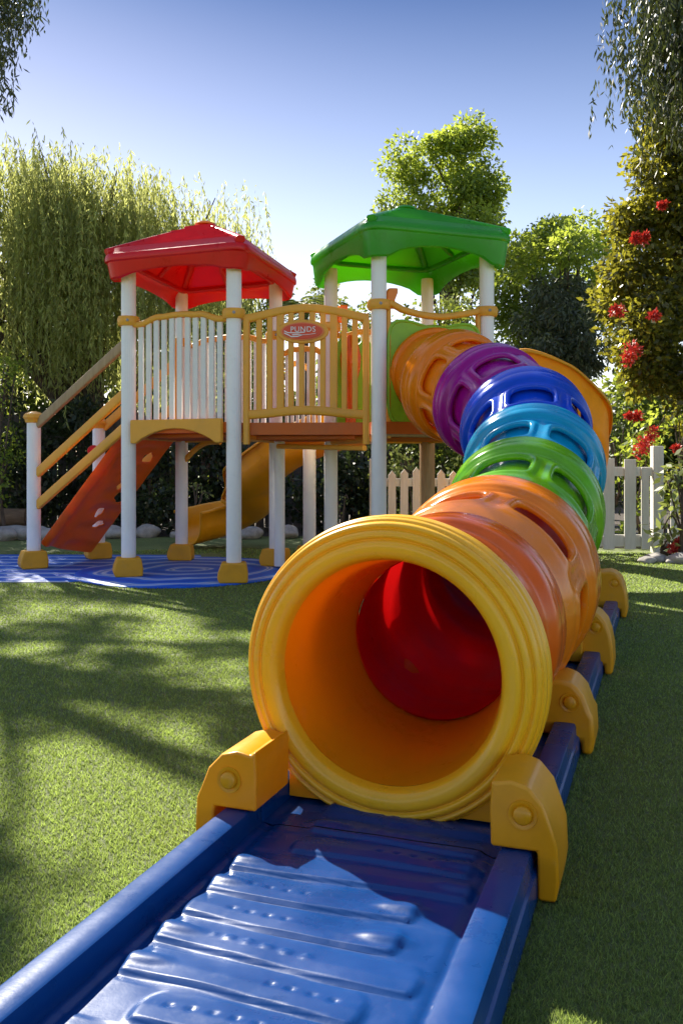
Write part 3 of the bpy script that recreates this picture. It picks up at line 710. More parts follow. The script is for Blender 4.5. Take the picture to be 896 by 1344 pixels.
# --- climbing ramp and stair rails
du = (E - J); 
c00 = J + V((.06, .05, .20)); c01 = K + V((-.02, -.10, .07)); c10 = E + V((-.02, .06, 1.27)); c11 = H + V((0, -.03, 1.27))
nu, nv_ = 44, 18; vs = []; fs = []
holes = [(.24, .68), (.34, .55), (.47, .70), (.56, .58), (.80, .70)]
up = (c10 - c00).cross(c01 - c00).normalized()
if up.z < 0: up = -up
def rp(u, v, o=0):
    p = c00.lerp(c10, u).lerp(c01.lerp(c11, u), v)
    o += .05 * (1 if v < .05 or v > .95 else 0) + .022 * (1 / (1 + math.exp((abs(v - .2) - .07) * 80))) + .012 * math.sin(u * 40) * (1 if .35 < v < .9 else 0)
    return p + up * o
for i in range(nu + 1):
    for j in range(nv_ + 1): vs.append(rp(i / nu, j / nv_))
for i in range(nu):
    for j in range(nv_):
        u = (i + .5) / nu; v = (j + .5) / nv_
        if any(((u - hu) / .036) ** 2 + ((v - hv) / .075) ** 2 < 1 for hu, hv in holes): continue
        fs.append((i * (nv_ + 1) + j, i * (nv_ + 1) + j + 1, (i + 1) * (nv_ + 1) + j + 1, (i + 1) * (nv_ + 1) + j))
mb = MB(); mb.add(vs, fs); rm = mb.build('climbing_ramp', 'ramp', frame_root, smooth=180, solid=.02, subsurf=2, label='sloping orange climbing ramp with oval footholds')
for (z0, z1), mt in (((1.36, 2.03), 'pillar'), ((.90, 1.60), 'tan'), ((.60, 1.30), 'tan')):  # upper front rail gets a darker brown than the others
    for (p, q, k) in ((J, E, 1), (K, H, 0)):
        mb = MB(); x = p + Zv * z0 + hor(p, q) * .05; y = q + Zv * z1 - hor(p, q) * .05
        mb.sweep([x, y], rrect(.045, .085, .012), up=Zv); mb.build('stair_rail', mt if k else 'tan', frame_root, label='brownish upper handrail' if (mt == 'pillar' and k) else None)
# red grab discs on the far stair post
for z in (1.12, .78):
    mb = MB(); mb.lathe(K + V((-.04, -.07, z)), [(.001, -.015), (.05, -.015), (.06, 0), (.05, .015), (.001, .015)], 20, Matrix.Rotation(R(80), 3, 'X')); mb.build('red_grip', 'red', frame_root)

# --- slides
def slide(pts, name, label, r=.27, wall=.30, mat='yellow'):
    P = catmull(pts, 10); vs = []; fs = []
    prof = [(-r - .045, wall - .03), (-r - .045, wall), (-r - .01, wall + .012), (-r + .01, wall - .01)]
    for k in range(0, 13):
        t = k / 12; a_ = R(180 + 180 * t); prof.append(((r - .005) * math.cos(a_), r * .75 + r * .75 * math.sin(a_) if abs(math.cos(a_)) < .999 else r * .75))
    prof += [(r - .01, wall - .01), (r + .01, wall + .012), (r + .045, wall), (r + .045, wall - .03)]
    m = len(prof)
    for i, p in enumerate(P):
        T = (P[min(i + 1, len(P) - 1)] - P[max(i - 1, 0)]); T.z = 0; T.normalize(); sd_ = T.cross(Zv)
        for x, z in prof: vs.append(p + sd_ * x + Zv * z)
    for i in range(len(P) - 1):
        for k in range(m - 1): fs.append((i * m + k, i * m + k + 1, (i + 1) * m + k + 1, (i + 1) * m + k))
    mb = MB(); mb.add(vs, fs); return mb.build(name, mat, frame_root, smooth=180, solid=.015, label=label)
slide([(.35, 8.95, 1.22), (-.15, 9.35, 1.10), (-.62, 9.62, .88), (-.98, 9.98, .58), (-1.05, 10.5, .34), (-1.3, 10.75, .17), (-1.6, 10.6, .09), (-1.78, 10.45, .05)], 'slide', 'curved yellow slide under the bridge', wall=.38, r=.27)
slide([(1.20, 8.30, 1.36), (1.6, 8.40, 1.50), (2.0, 8.48, 1.36), (2.30, 8.70, 1.02), (2.35, 9.15, .62), (2.05, 9.5, .34), (1.6, 9.55, .12), (1.3, 9.5, .05)], 'slide', 'yellow slide curling down behind the tunnel', wall=.52, r=.25)

# ---------------------------------------------------------------- play mats
def mat_mat(name, mode):
    m, nt, p, out = nt_of(name); L = nt.links
    tc = N(nt, 'ShaderNodeTexCoord'); mp = N(nt, 'ShaderNodeMapping'); L.new(tc.outputs['Object'], mp.inputs['Vector'])
    if mode == 'rings':
        w = N(nt, 'ShaderNodeTexWave', Scale=1.1, Distortion=7.5, Detail=3); w.wave_type = 'RINGS'; w.rings_direction = 'Z'; w.inputs['Detail Scale'].default_value = .8
    else:
        mp.inputs['Scale'].default_value = (.12, 1, 1)
        w = N(nt, 'ShaderNodeTexWave', Scale=1.1, Distortion=1.4, Detail=2); w.wave_type = 'BANDS'; w.bands_direction = 'Y'
    L.new(mp.outputs[0], w.inputs['Vector'])
    c = ramp(nt, w.outputs['Color'], [(.0, (.004, .09, .55)), (.45, (.008, .15, .66)), (.78, (.03, .20, .68)), (.87, (.50, .56, .72)), (.96, (.55, .62, .74)), (1., (.06, .22, .62))])
    L.new(c.outputs[0], p.inputs['Base Color']); p.inputs['Roughness'].default_value = .5; p.inputs['Specular IOR Level'].default_value = .25
    n = N(nt, 'ShaderNodeTexNoise', Scale=30, Detail=4); L.new(tc.outputs['Object'], n.inputs['Vector'])
    b = N(nt, 'ShaderNodeBump', Strength=.35, Distance=.01); L.new(w.outputs['Color'], b.inputs['Height']); L.new(b.outputs[0], p.inputs['Normal'])
    return m
M['mat_round'] = mat_mat('round_mat_swirls', 'rings'); M['mat_long'] = mat_mat('long_mat_stripes', 'bands')
def padmesh(name, pts, z0, z1, mat, origin):
    n = len(pts); ins = .02; cen = V((sum(p[0] for p in pts) / n, sum(p[1] for p in pts) / n, 0)); vs = []
    for (k, z) in ((1, z0), (1, z1 - .006), (.992, z1)): vs += [V((cen.x + (x - cen.x) * k - origin[0], cen.y + (y - cen.y) * k - origin[1], z)) for x, y in pts]
    fs = [(i, (i + 1) % n, (i + 1) % n + n, i + n) for i in range(n)] + [(i + n, (i + 1) % n + n, (i + 1) % n + 2 * n, i + 2 * n) for i in range(n)] + [tuple(range(2 * n, 3 * n))]
    mb = MB(); mb.add(vs, fs); o = mb.build(name, mat); o.location = (origin[0], origin[1], 0); return o
long_pts = [(-7.0, 7.42), (-2.3, 7.52), (-1.6, 7.9), (-1.4, 9.0), (-1.5, 9.65), (-3.4, 9.7), (-7.0, 9.8)]
tag(padmesh('play_mat', long_pts, .001, .010, 'mat_long', (-4, 8.5)), 'long blue play mat with pale stripes under the stairs at the left', 'mat', 'blue play mats')
rp_ = [(-1.42 + .98 * math.cos(2 * math.pi * k / 64), 8.28 + 1.15 * math.sin(2 * math.pi * k / 64)) for k in range(64)]
tag(padmesh('play_mat', rp_, .002, .014, 'mat_round', (-1.42, 8.28)), 'round blue play mat with white swirls beneath the red roofed tower', 'mat', 'blue play mats')

# ---------------------------------------------------------------- leaves
def quads(name, P, Dv, L, Wd, var, mat, parent=None, tri=False):
    n = len(P); P = np.asarray(P, dtype=np.float32); Dv = Dv / (np.linalg.norm(Dv, axis=1, keepdims=True) + 1e-9)
    r = rng.normal(size=(n, 3)); Sx = np.cross(Dv, r); Sx /= (np.linalg.norm(Sx, axis=1, keepdims=True) + 1e-9)
    L = np.broadcast_to(L, (n,))[:, None]; Wd = np.broadcast_to(Wd, (n,))[:, None]
    if tri: vv = np.stack([P - Sx * Wd / 2, P + Sx * Wd / 2, P + Dv * L], 1)
    else: vv = np.stack([P, P + Dv * L * .45 + Sx * Wd / 2, P + Dv * L, P + Dv * L * .45 - Sx * Wd / 2], 1)
    k = vv.shape[1]
    me = bpy.data.meshes.new(name); me.vertices.add(n * k); me.vertices.foreach_set('co', vv.astype(np.float32).ravel())
    me.loops.add(n * k); me.loops.foreach_set('vertex_index', np.arange(n * k, dtype=np.int32))
    me.polygons.add(n); me.polygons.foreach_set('loop_start', np.arange(0, n * k, k, dtype=np.int32)); me.polygons.foreach_set('loop_total', np.full(n, k, dtype=np.int32))
    me.update(calc_edges=True)
    at_ = me.attributes.new('leafvar', 'FLOAT', 'POINT'); at_.data.foreach_set('value', np.repeat(np.clip(var, 0, 1), k).astype(np.float32))
    me.materials.append(M[mat] if isinstance(mat, str) else mat)
    o = bpy.data.objects.new(name, me); COL.objects.link(o)
    if parent is not None: adopt(o, parent)
    return o
def clump_leaves(clumps, dens, droop=.3, flat=.8, shell=.45):
    Ps, Ds, Vs = [], [], []
    for (c, r) in clumps:
        n = max(8, int(dens * r * r))
        u = rng.normal(size=(n, 3)); u /= np.linalg.norm(u, axis=1, keepdims=True)
        rad = r * (shell + (1 - shell) * rng.random((n, 1)) ** .6); rad *= 1 + .25 * rng.normal(size=(n, 1)) * .5
        p = np.array(c)[None, :] + u * rad * np.array([1, 1, flat])
        dv = u * .7 + rng.normal(size=(n, 3)) * .6; dv[:, 2] -= droop
        Ps.append(p); Ds.append(dv); Vs.append(np.clip(rng.uniform(.15, .75) + rng.normal(size=n) * .22, 0, 1))
    return np.concatenate(Ps), np.concatenate(Ds), np.concatenate(Vs)
def lobes_to_clumps(lobes, per, rr, inner=.55):
    out = []
    for (c, r3) in lobes:
        r3 = V(r3) if not isinstance(r3, (int, float)) else V((r3, r3, r3))
        m = max(3, int(per * (r3.x * r3.z)))
        for _ in range(m):
            u = V(rng.normal(size=3)); u.normalize(); k = rng.uniform(inner, 1.0)
            p = V(c) + V((u.x * r3.x, u.y * r3.y, u.z * r3.z)) * k
            if p.z > .12: out.append((tuple(p), rng.uniform(*rr)))
    return out
def limbs(mb, base, top, r0, targets, nt_=10, ground=True, bend=.2):
    base = V(base); top = V(top)
    mid = base.lerp(top, .5) + V((rng.uniform(-bend, bend), rng.uniform(-bend, bend), 0))
    tr = catmull([base - Zv * .02, base.lerp(mid, .5), mid, top], 5)
    rs = [lerp(r0, r0 * .35, k / (len(tr) - 1)) * (1.35 if k == 0 else 1) for k in range(len(tr))]
    mb.tube(tr, rs, 9)
    ts = list(targets); rng.shuffle(ts)
    for (c, r) in [(t[0], t[1]) for t in ts][:nt_]:
        c = V([float(x) for x in c]); k = int(rng.uniform(.35, .95) * (len(tr) - 1)); s_ = tr[k]
        m_ = s_.lerp(c, .5) + Zv * rng.uniform(-.05, .25)
        p = catmull([s_, m_, c], 4); r1_ = rs[k] * .55
        mb.tube(p, [lerp(r1_, .008, i / (len(p) - 1)) for i in range(len(p))], 6)
def tree(name, base, lobes, mat, label, cat='tree', group=None, per=14, rr=(.22, .42), dens=900, leaf=(.09, .045), trunk=.14, bark='bark', nl=14, droop=.3, flowers=(), top=None, inner=.55, shell=.45):
    t = empty(name, base, label, cat, group)
    cl = lobes_to_clumps(lobes, per, rr, inner)
    mb = MB(); tp = top or V(lobes[0][0])
    limbs(mb, base, tp, trunk, [(np.array(c), r) for c, r in cl], nl)
    mb.build('trunk' if cat == 'tree' else 'stem', bark, t, smooth=180)
    P, Dd, Vr = clump_leaves(cl, dens, droop, shell=shell); n = len(P)
    sz = rng.uniform(.6, 1.25, n)
    quads('crown' if cat == 'tree' else 'foliage', P, Dd, leaf[0] * sz, leaf[1] * sz, Vr, mat, t)
    for (c, r) in flowers:
        n = 170; u = rng.normal(size=(n, 3)); u /= np.linalg.norm(u, axis=1, keepdims=True); lob = rng.normal(size=(5, 3)) * r * .30; r_ = r * .65 * rng.random((n, 1)) ** .5; c = np.array(c)[None] + lob[rng.integers(0, 5, n)]
        quads('flower_cluster', c + u * r_, u + rng.normal(size=(n, 3)) * .4, .042 * rng.uniform(.6, 1.3, n), .022, rng.random(n), 'flower', t)
    return t
M['lf_willow'] = leafmat('willow_leaves', (.13, .15, .035), (.33, .38, .12), (.88, .92, .28), .5)
M['lf_bright'] = leafmat('bright_leaves', (.07, .13, .014), (.26, .35, .045), (.68, .80, .09), .5)
M['lf_mid'] = leafmat('mid_green_leaves', (.04, .075, .014), (.14, .19, .03), (.42, .50, .06), .42)
M['lf_dark'] = leafmat('dark_leaves', (.014, .024, .010), (.05, .07, .022), (.10, .15, .03), .28)
M['lf_grey'] = leafmat('grey_green_leaves', (.04, .055, .032), (.12, .15, .08), (.22, .28, .10), .3)
M['lf_olive'] = leafmat('glossy_olive_leaves', (.022, .034, .008), (.19, .20, .03), (.60, .56, .05), .38, rough=.32)
M['lf_light'] = leafmat('light_leaves', (.12, .16, .04), (.36, .40, .14), (.45, .52, .12), .4)
M['lf_euc'] = leafmat('hanging_leaves', (.03, .042, .015), (.075, .095, .03), (.14, .17, .035), .25)

# willow -------------------------------------------------------------
def willow(base, cx, cy, rx, ry, ztop, nstr, label, ends, seed=3, leaf=(.085, .016), per=55, name='willow_tree', xmax=None, lmat='lf_willow'):
    t = empty(name, base, label, 'tree'); rg = np.random.default_rng(seed)
    Ps, Ds, Vs = [], [], []; mb = MB(); tg = []
    # drooping sub-crowns
    subs = []
    for i in range(34):
        a = rg.uniform(0, 2 * math.pi); k = math.sqrt(rg.uniform(.02, 1))
        x = cx + rx * k * math.cos(a); y = cy + ry * k * math.sin(a)
        z = ztop - (.95 * k ** 3) * ztop * .11 - rg.uniform(0, .7)
        subs.append((x, y, z, rg.uniform(.5, .95)))
    for i in range(nstr):
        sx, sy, sz_, sr = subs[rg.integers(len(subs))]
        a = rg.uniform(0, 2 * math.pi); k = rg.uniform(0, 1) ** .5 * sr
        x = sx + k * math.cos(a); y = sy + k * math.sin(a); z = sz_ + .35 * math.sqrt(max(0, 1 - (k / sr) ** 2)) + rg.uniform(-.9, .05)
        if xmax and x > xmax: continue
        Ln = min(rg.uniform(.9, 3.0), z - rg.uniform(*ends))
        if Ln < .3: continue
        m = int(Ln * per / 2.2); s_ = np.sort(rg.random(m)) * Ln
        ox = rg.uniform(-.22, .22); oy = rg.uniform(-.2, .2); wob = rg.uniform(0, 6)
        px = x + ox * (s_ / Ln) ** .5 + .03 * np.sin(s_ * 2.5 + wob); py = y + oy * (s_ / Ln) ** .5; pz = z - s_
        Ps.append(np.stack([px, py, pz], 1)); dv = rg.normal(size=(m, 3)) * .38; dv[:, 2] -= 1; Ds.append(dv)
        Vs.append(np.clip(rg.uniform(.1, .8) + rg.normal(size=m) * .18, 0, 1))
    for s_ in subs: tg.append((np.array([s_[0], s_[1], s_[2]]), .3))
    limbs(mb, base, (cx * .6 + base[0] * .4, cy, ztop * .75), .26, tg, 30); mb.build('trunk', 'bark', t, smooth=180)
    P = np.concatenate(Ps); Dd = np.concatenate(Ds); n = len(P); q = rg.uniform(.6, 1.3, n)
    quads('crown', P, Dd, leaf[0] * q, leaf[1] * q, np.concatenate(Vs), lmat, t)
    return t
willow((-3.4, 14.2, 0), -5.1, 14.3, 3.2, 1.6, 5.85, 3600, 'big weeping willow behind the red roofed tower, strands hanging to the hedge', (1.2, 2.3), seed=5, leaf=(.10, .019), per=70)
willow((-2.0, 17.6, 0), -2.25, 17.5, .75, .6, 5.75, 240, 'slim weeping tree whose top shows just right of the red roof', (2.2, 3.4), seed=9, leaf=(.11, .024))

def L3(px, py, Y, r, ry=None):                       # lobe from a photo position, radius in photo pixels
    c = at(px, py, Y); k = Y / 1183
    rx, rz = (r, r) if isinstance(r, (int, float)) else r
    return (c, (rx * k, (ry or max(rx, rz) * k), rz * k))
tree('tree', (2.1, 18, 0), [L3(605, 235, 18, (38, 62)), L3(545, 222, 18, (42, 34)), L3(620, 190, 18, (26, 30)), L3(645, 255, 18, (30, 34)), L3(530, 262, 18, (24, 20)), L3(600, 310, 18, (55, 45)), L3(575, 195, 18, (20, 14)), L3(640, 300, 18, (34, 30)), L3(560, 300, 18, (36, 30)), L3(600, 350, 18, (70, 40))], 'lf_bright',
     'tall bright green tree rising behind the green roof', per=30, rr=(.22, .42), dens=2800, leaf=(.095, .052), nl=24, inner=.15)
tree('tree', (4.2, 16.5, 0), [L3(745, 325, 16.5, (42, 32)), L3(695, 345, 16.5, (34, 34)), L3(700, 420, 16.5, (45, 60)), L3(790, 330, 16.5, (30, 40)), L3(680, 330, 14.6, (26, 26)), L3(760, 318, 14.4, (40, 24)), L3(722, 305, 15, (24, 18)), L3(770, 400, 16.5, (60, 70)), L3(660, 400, 16.5, (26, 50))], 'lf_bright',
     'broad yellow green tree beyond the tunnel, right of the green roof', per=24, rr=(.25, .45), dens=2600, leaf=(.095, .052), nl=18, inner=.3)
tree('conifer', (3.55, 14.8, 0), [L3(735, 440, 14.8, (45, 85)), L3(760, 470, 14.8, (40, 60)), L3(715, 390, 14.8, (26, 40)), L3(775, 400, 14.9, (20, 30)), L3(745, 365, 14.9, (16, 22)), L3(690, 460, 14.8, (18, 40))], 'lf_grey',
     'dark grey green bushy tree directly behind the tunnel top', per=40, rr=(.18, .34), dens=2400, leaf=(.11, .04), droop=.9, inner=.2)
fl = [(at(808, 407, 9.2), .07), (at(857, 412, 9.2), .055), (at(830, 457, 9.2), .09), (at(824, 466, 9.15), .08), (at(832, 313, 9.4), .05), (at(845, 312, 9.4), .045), (at(887, 110, 9.5), .06), (at(868, 270, 9.4), .04)]
tree('flowering_tree', (4.35, 10.4, 0), [L3(878, 150, 10.3, (26, 40)), L3(868, 200, 10.3, (34, 50)), L3(900, 220, 10.3, (45, 60)), L3(820, 290, 10.2, (22, 26)), L3(805, 400, 10.2, (22, 30)), L3(880, 270, 10.2, (55, 60)), L3(835, 300, 10.2, (30, 45)), L3(822, 355, 10.2, (35, 40)), L3(880, 380, 10.2, (60, 70)), L3(850, 440, 10, (45, 60)), L3(885, 490, 10, (50, 55)), L3(840, 480, 9.9, (28, 30)), L3(935, 330, 10.5, (50, 130))], 'lf_olive',
     'tall glossy leaved tree with red flower clusters at the right edge', per=100, rr=(.14, .30), dens=3000, leaf=(.080, .044), trunk=.16, nl=34, flowers=fl, inner=.3)
# hanging foliage top right
willow((4.6, 8.8, 0), 3.95, 8.7, 1.0, .6, 6.5, 2300, 'drooping olive tree hanging into the top right corner', (4.1, 5.2), seed=21, leaf=(.085, .022), name='drooping_tree', lmat='lf_euc')

# tall tree at upper left; unseen crown clumps placed to shade the lawn
shade = empty('tall_tree', (-7.6, 12.6, 0), 'very tall leafy tree at the far left whose hanging twigs reach the top left corner, unseen crown placed to shade the lawn', 'tree')
cot = 1 / math.tan(R(SUN_EL)); hdir = V((math.sin(R(SUN_AZ)), math.cos(R(SUN_AZ)), 0))
shade_spots = [(-3.6, 6.6, .55), (-2.7, 6.7, .5), (-1.9, 6.75, .42), (-1.2, 6.6, .42), (-.55, 6.55, .38),
         (-3.3, 5.5, .5), (-2.4, 5.75, .42), (-1.45, 5.7, .38), (-.75, 5.6, .34), (-.15, 5.7, .3), (-1.9, 5.2, .3),
         (-2.6, 4.5, .45), (-1.75, 4.35, .42), (-1.1, 4.55, .34), (-.5, 4.75, .34), (-.15, 4.3, .22), (-1.3, 3.75, .34), (-2.1, 3.6, .42), (-.85, 3.95, .22),
         (-1.45, 2.6, .25), (-1.15, 2.2, .26), (-.88, 1.95, .24), (-1.5, 1.9, .3), (-.9, 2.3, .18), (-.72, 1.75, .16),
         (1.15, 2.3, .3), (.85, 1.85, .22), (1.45, 2.8, .36), (1.8, 3.4, .4), (2.0, 4.1, .42), (2.3, 4.8, .45), (2.6, 5.6, .5), (2.9, 4.0, .5), (2.2, 2.9, .4)]
cl = []
for i, (gx, gy, r) in enumerate(shade_spots):
    h = max(7.2, (1.15 + r * 1.5 + .52 * gy) / (1 - .52 * cot * hdir.y)) + .35 + (i * 37 % 11) * .05
    base = V((gx, gy, 0)) + hdir * (h * cot) + Zv * h
    for _ in range(4):
        cl.append((tuple(base + V(rng.normal(size=3)) * r * .42), r * .62))
P, Dd, Vr = clump_leaves(cl, 1250, .4, flat=.6, shell=.0); n = len(P)
# hanging twigs seen in the corner
Ps = [P]; Ds = [Dd]; Vs = [Vr]
for i in range(85):
    px = 75 * rng.random() ** 1.5 - 25; y0 = -60 - rng.random() * 30; y1 = 20 + (1 - max(px, 0) / 75) * 95 * rng.random() + (60 if px < 12 and rng.random() < .3 else 0)
    a_ = at(px, y0, 8.6 + rng.random() * .8); Ln = (y1 - y0) / 1183 * 8.8; m = int(Ln * 42); s_ = rng.random(m) * Ln
    Ps.append(np.stack([a_.x + .04 * np.sin(s_ * 3 + i) + .05 * rng.normal(size=m), np.full(m, a_.y) + .05 * rng.normal(size=m), a_.z - s_], 1)); dv = rng.normal(size=(m, 3)) * .45; dv[:, 2] -= 1; Ds.append(dv); Vs.append(np.clip(.4 + .25 * rng.normal(size=m), 0, 1))
nt2 = sum(len(x) for x in Ps); Pc = np.concatenate(Ps); sz = np.concatenate([np.full(n, .13), np.full(nt2 - n, .085)]) * rng.uniform(.6, 1.3, nt2); wd = np.concatenate([np.full(n, .07), np.full(nt2 - n, .02)])
quads('crown', Pc, np.concatenate(Ds), sz, wd, np.concatenate(Vs), 'lf_euc', shade)
mb = MB(); trp = catmull([V((-7.6, 12.6, 0)), V((-7.4, 12.6, 3)), V((-7.0, 12.7, 6)), V((-6.4, 12.8, 8.2))], 5)
mb.tube(trp, [lerp(.3, .14, k / (len(trp) - 1)) for k in range(len(trp))], 12)
tips = [trp[-1]]
for (c, r) in cl[::5]:
    c = V(c); s_ = trp[-1 - int(rng.integers(0, 4))]; mid = s_.lerp(c, .5) + Zv * .5
    mb.tube(catmull([s_, mid, c], 5), [lerp(.06, .01, k / 10) for k in range(11)], 6)
for i in range(3):
    a_ = at(20 - i * 18, -62, 9.0); mb.tube(catmull([trp[-3], trp[-3].lerp(a_, .5) + Zv * .3, a_], 5), [lerp(.05, .012, k / 10) for k in range(11)], 6)
mb.build('trunk', 'bark', shade, smooth=180)

# palm -----------------------------------------------------------------
palm = empty('palm_tree', (-.75, 14.5, 0), 'small palm with arching fronds between the two roofs', 'tree')
top = at(398, 400, 14.5); mb = MB(); mb.tube([V((top.x, 14.5, 0)), V((top.x, 14.5, 1.8)), top], [.12, .10, .08], 10); mb.build('trunk', 'bark', palm, smooth=180)
Ps, Ds = [], []
for i in range(22):
    a_ = 2 * math.pi * i / 22 + rng.uniform(-.1, .1); Ln = rng.uniform(.6, .85); el = rng.uniform(.2, 1.2)
    for k in range(34):
        t = k / 33; p = top + V((math.cos(a_) * Ln * t, math.sin(a_) * Ln * t, Ln * (math.tan(min(el, 1.0)) * t * .55 - .95 * t * t)))
        for sg in (-1, 1):
            Ps.append(p); Ds.append(V((-math.sin(a_) * sg + math.cos(a_) * .7, math.cos(a_) * sg + math.sin(a_) * .7, -.35)))
quads('crown', np.array([list(p) for p in Ps]), np.array([list(p) for p in Ds]), .24, .02, rng.random(len(Ps)), 'lf_mid', palm)

# shrubs ---------------------------------------------------------------
def shrub(px, py, Y, rx, rz, mat, label, group=None, leaf=(.07, .035), dens=1500, per=26, rr=(.10, .2), flowers=(), name='shrub'):
    c = at(px, py, Y); k = Y / 1183; rx *= k; rz *= k
    lobes = [(c, (rx, rx * .75, rz))]
    if c.z - rz > .25: lobes.append((V((c.x, c.y, (c.z - rz) / 2 + .1)), (rx * .8, rx * .6, (c.z - rz) / 2 + .15)))
    return tree(name, (c.x, c.y, 0), lobes, mat, label, 'shrub', group, per=per / max(rx * rz, .05) ** .35, rr=rr, dens=dens, leaf=leaf, trunk=.03, nl=8, flowers=flowers, inner=.2)
hedge = [(-40, 560, 13.0, 55, 70, 'dark'), (30, 600, 12.9, 42, 60, 'dark'), (95, 560, 13.2, 40, 42, 'dark'), (140, 620, 12.8, 34, 45, 'dark'), (200, 600, 13.2, 36, 62, 'dark'), (215, 665, 12.4, 24, 30, 'dark'), (270, 590, 13.2, 40, 66, 'dark'), (335, 620, 13.0, 38, 60, 'dark'), (405, 640, 12.6, 40, 46, 'dark'), (460, 610, 13.0, 42, 62, 'dark'), (520, 560, 13.2, 38, 50, 'mid'),
         (590, 560, 13.0, 42, 50, 'mid'), (650, 520, 13.4, 40, 70, 'mid')]
where = ['at the far left behind the pale post', 'left of the near stair post', 'behind the stair handrails', 'behind the orange climbing ramp', 'behind the red tower floor', 'low beside the yellow green shrub', 'behind the second tower post', 'behind the yellow slide', 'behind the pair of thin posts', 'left of the tall front post', 'behind the green plate', 'behind the brown pillar', 'tall, behind the tunnel and right slide']
for (px, py, Y, rx, rz, mt), w_ in zip(hedge, where):
    shrub(px, py, Y, rx, rz, 'lf_' + mt, 'dense ' + ('dark' if mt == 'dark' else 'green') + ' garden shrub ' + w_, 'shrubs along the back fence', leaf=(.11, .055), dens=1500, per=30, rr=(.16, .32))
shrub(8, 505, 12.0, 34, 50, 'lf_bright', 'bright green rounded shrub at the left edge of the garden', leaf=(.06, .035), dens=2200)
shrub(265, 652, 11.7, 20, 26, 'lf_light', 'small yellow green shrub between the two front tower posts', leaf=(.06, .03), rr=(.05, .1), dens=3200)
shrub(452, 668, 11.9, 14, 18, 'lf_light', 'small pale leaved plant beside the bed edge stones', leaf=(.05, .02), rr=(.05, .1), dens=2600)
shrub(350, 385, 14.6, 30, 40, 'lf_mid', 'tall leafy green bush right of the red roof', leaf=(.09, .05), rr=(.15, .28), dens=1200)
shrub(440, 400, 14.8, 34, 36, 'lf_light', 'pale yellow green bush behind the bridge rail', leaf=(.09, .05), rr=(.15, .28), dens=1200)
shrub(500, 420, 15.2, 40, 36, 'lf_mid', 'leafy bush beneath the green roof', leaf=(.09, .05), rr=(.15, .28), dens=1200)
shrub(600, 410, 15.2, 45, 30, 'lf_light', 'light green bush seen under the green roof edge', leaf=(.09, .05), rr=(.15, .28), dens=1200)
shrub(300, 430, 14.2, 50, 60, 'lf_mid', 'tall green bush seen through the white slats of the red tower', leaf=(.09, .05), rr=(.15, .28), dens=1600)
shrub(560, 450, 14.0, 60, 60, 'lf_mid', 'tall green bush filling the gap behind the green tower', leaf=(.09, .05), rr=(.15, .28), dens=1600)
shrub(20, 440, 14.9, 50, 70, 'lf_mid', 'tall green bush beneath the willow at the left edge', leaf=(.09, .05), rr=(.15, .28), dens=1600)
shrub(620, 590, 11.4, 42, 30, 'lf_light', 'pale leafy bush behind the white fence and tunnel', leaf=(.07, .035), dens=1500)
shrub(530, 600, 11.2, 30, 24, 'lf_light', 'pale flowering bush over the white fence left of the pillar', leaf=(.06, .035), dens=1800)
flb = [(at(848, 580, 10.3), .10), (at(843, 592, 10.25), .08), (at(854, 568, 10.3), .08), (at(735+90, 546, 10.4), .04), (at(886, 588, 10.3), .04), (at(838, 546, 10.4), .045)]
shrub(845, 575, 10.9, 46, 44, 'lf_bright', 'leafy bush with a big red bloom above the white gate', leaf=(.075, .04), dens=1700, rr=(.10, .2), per=34, flowers=flb)
shrub(795, 560, 11.6, 38, 50, 'lf_dark', 'dark green bush left of the grey roofed house', leaf=(.07, .035), dens=1700)
shrub(905, 520, 11.0, 46, 70, 'lf_olive', 'tall bush under the flowering tree at the right edge', leaf=(.08, .04), dens=1500)
shrub(893, 625, 9.2, 36, 52, 'lf_light', 'light large leaved bush against the right end of the white fence', leaf=(.11, .05), dens=1100, rr=(.10, .18), per=36)
shrub(890, 712, 9.3, 14, 14, 'lf_dark', 'small reddish plant among the stones by the gate', leaf=(.05, .02), dens=2500, rr=(.04, .08), flowers=[(at(885, 722, 9.2), .05), (at(890, 712, 9.2), .04)])

# far wood
cl = []
for i in range(700):
    x = rng.uniform(-26, 26); top_ = (4.6 if x < -2 else 3.3) + .7 * math.sin(x * .6) + .5 * math.sin(x * 1.7 + 1)
    cl.append(((x, 22 + rng.uniform(-1, 1.5), rng.uniform(.3, top_)), rng.uniform(.5, .9)))
P, Dd, Vr = clump_leaves(cl, 420, .3, shell=.3); o = quads('far_wood', P, Dd, .20, .10, Vr, 'lf_mid'); tag(o, 'hazy mass of far green woodland behind the garden', 'woodland', kind='stuff')

# ---------------------------------------------------------------- fences
wf = empty('wooden_fence', (-2, 13.9, 0), 'weathered grey paling fence behind the shrubs at the left', 'fence')
mb = MB(); x = -9
while x < 3.5:
    h = 1.75 + rng.uniform(-.04, .04); mb.box((x + .06, 13.9 + rng.uniform(-.006, .006), h / 2), (.125, .02, h)); x += .145
mb.build('paling_panel', 'oldwood', wf)
for z in (.4, 1.4):
    mb = MB(); mb.box((-2.75, 13.95, z), (12.5, .05, .09)); mb.build('rail', 'oldwood', wf)
pf = empty('picket_fence', (2.2, 9.9, 0), 'white picket fence running behind the tunnel to the gate', 'fence')
mb = MB(); x = .42
while x < 2.72:
    w = .085; h = .93 + .02 * math.sin(x * 9); mb.prism([(-w / 2, 0.03), (w / 2, .03), (w / 2, h - .05), (0, h), (-w / 2, h - .05)], .022, (x, 9.9 + .028, 0), V((1, 0, 0)), Zv); x += .135
mb.build('pickets', 'picket', pf, bevel=.004)
for z in (.22, .78):
    mb = MB(); mb.box((1.56, 9.955, z), (2.36, .03, .09)); mb.build('rail', 'picket', pf, bevel=.004)
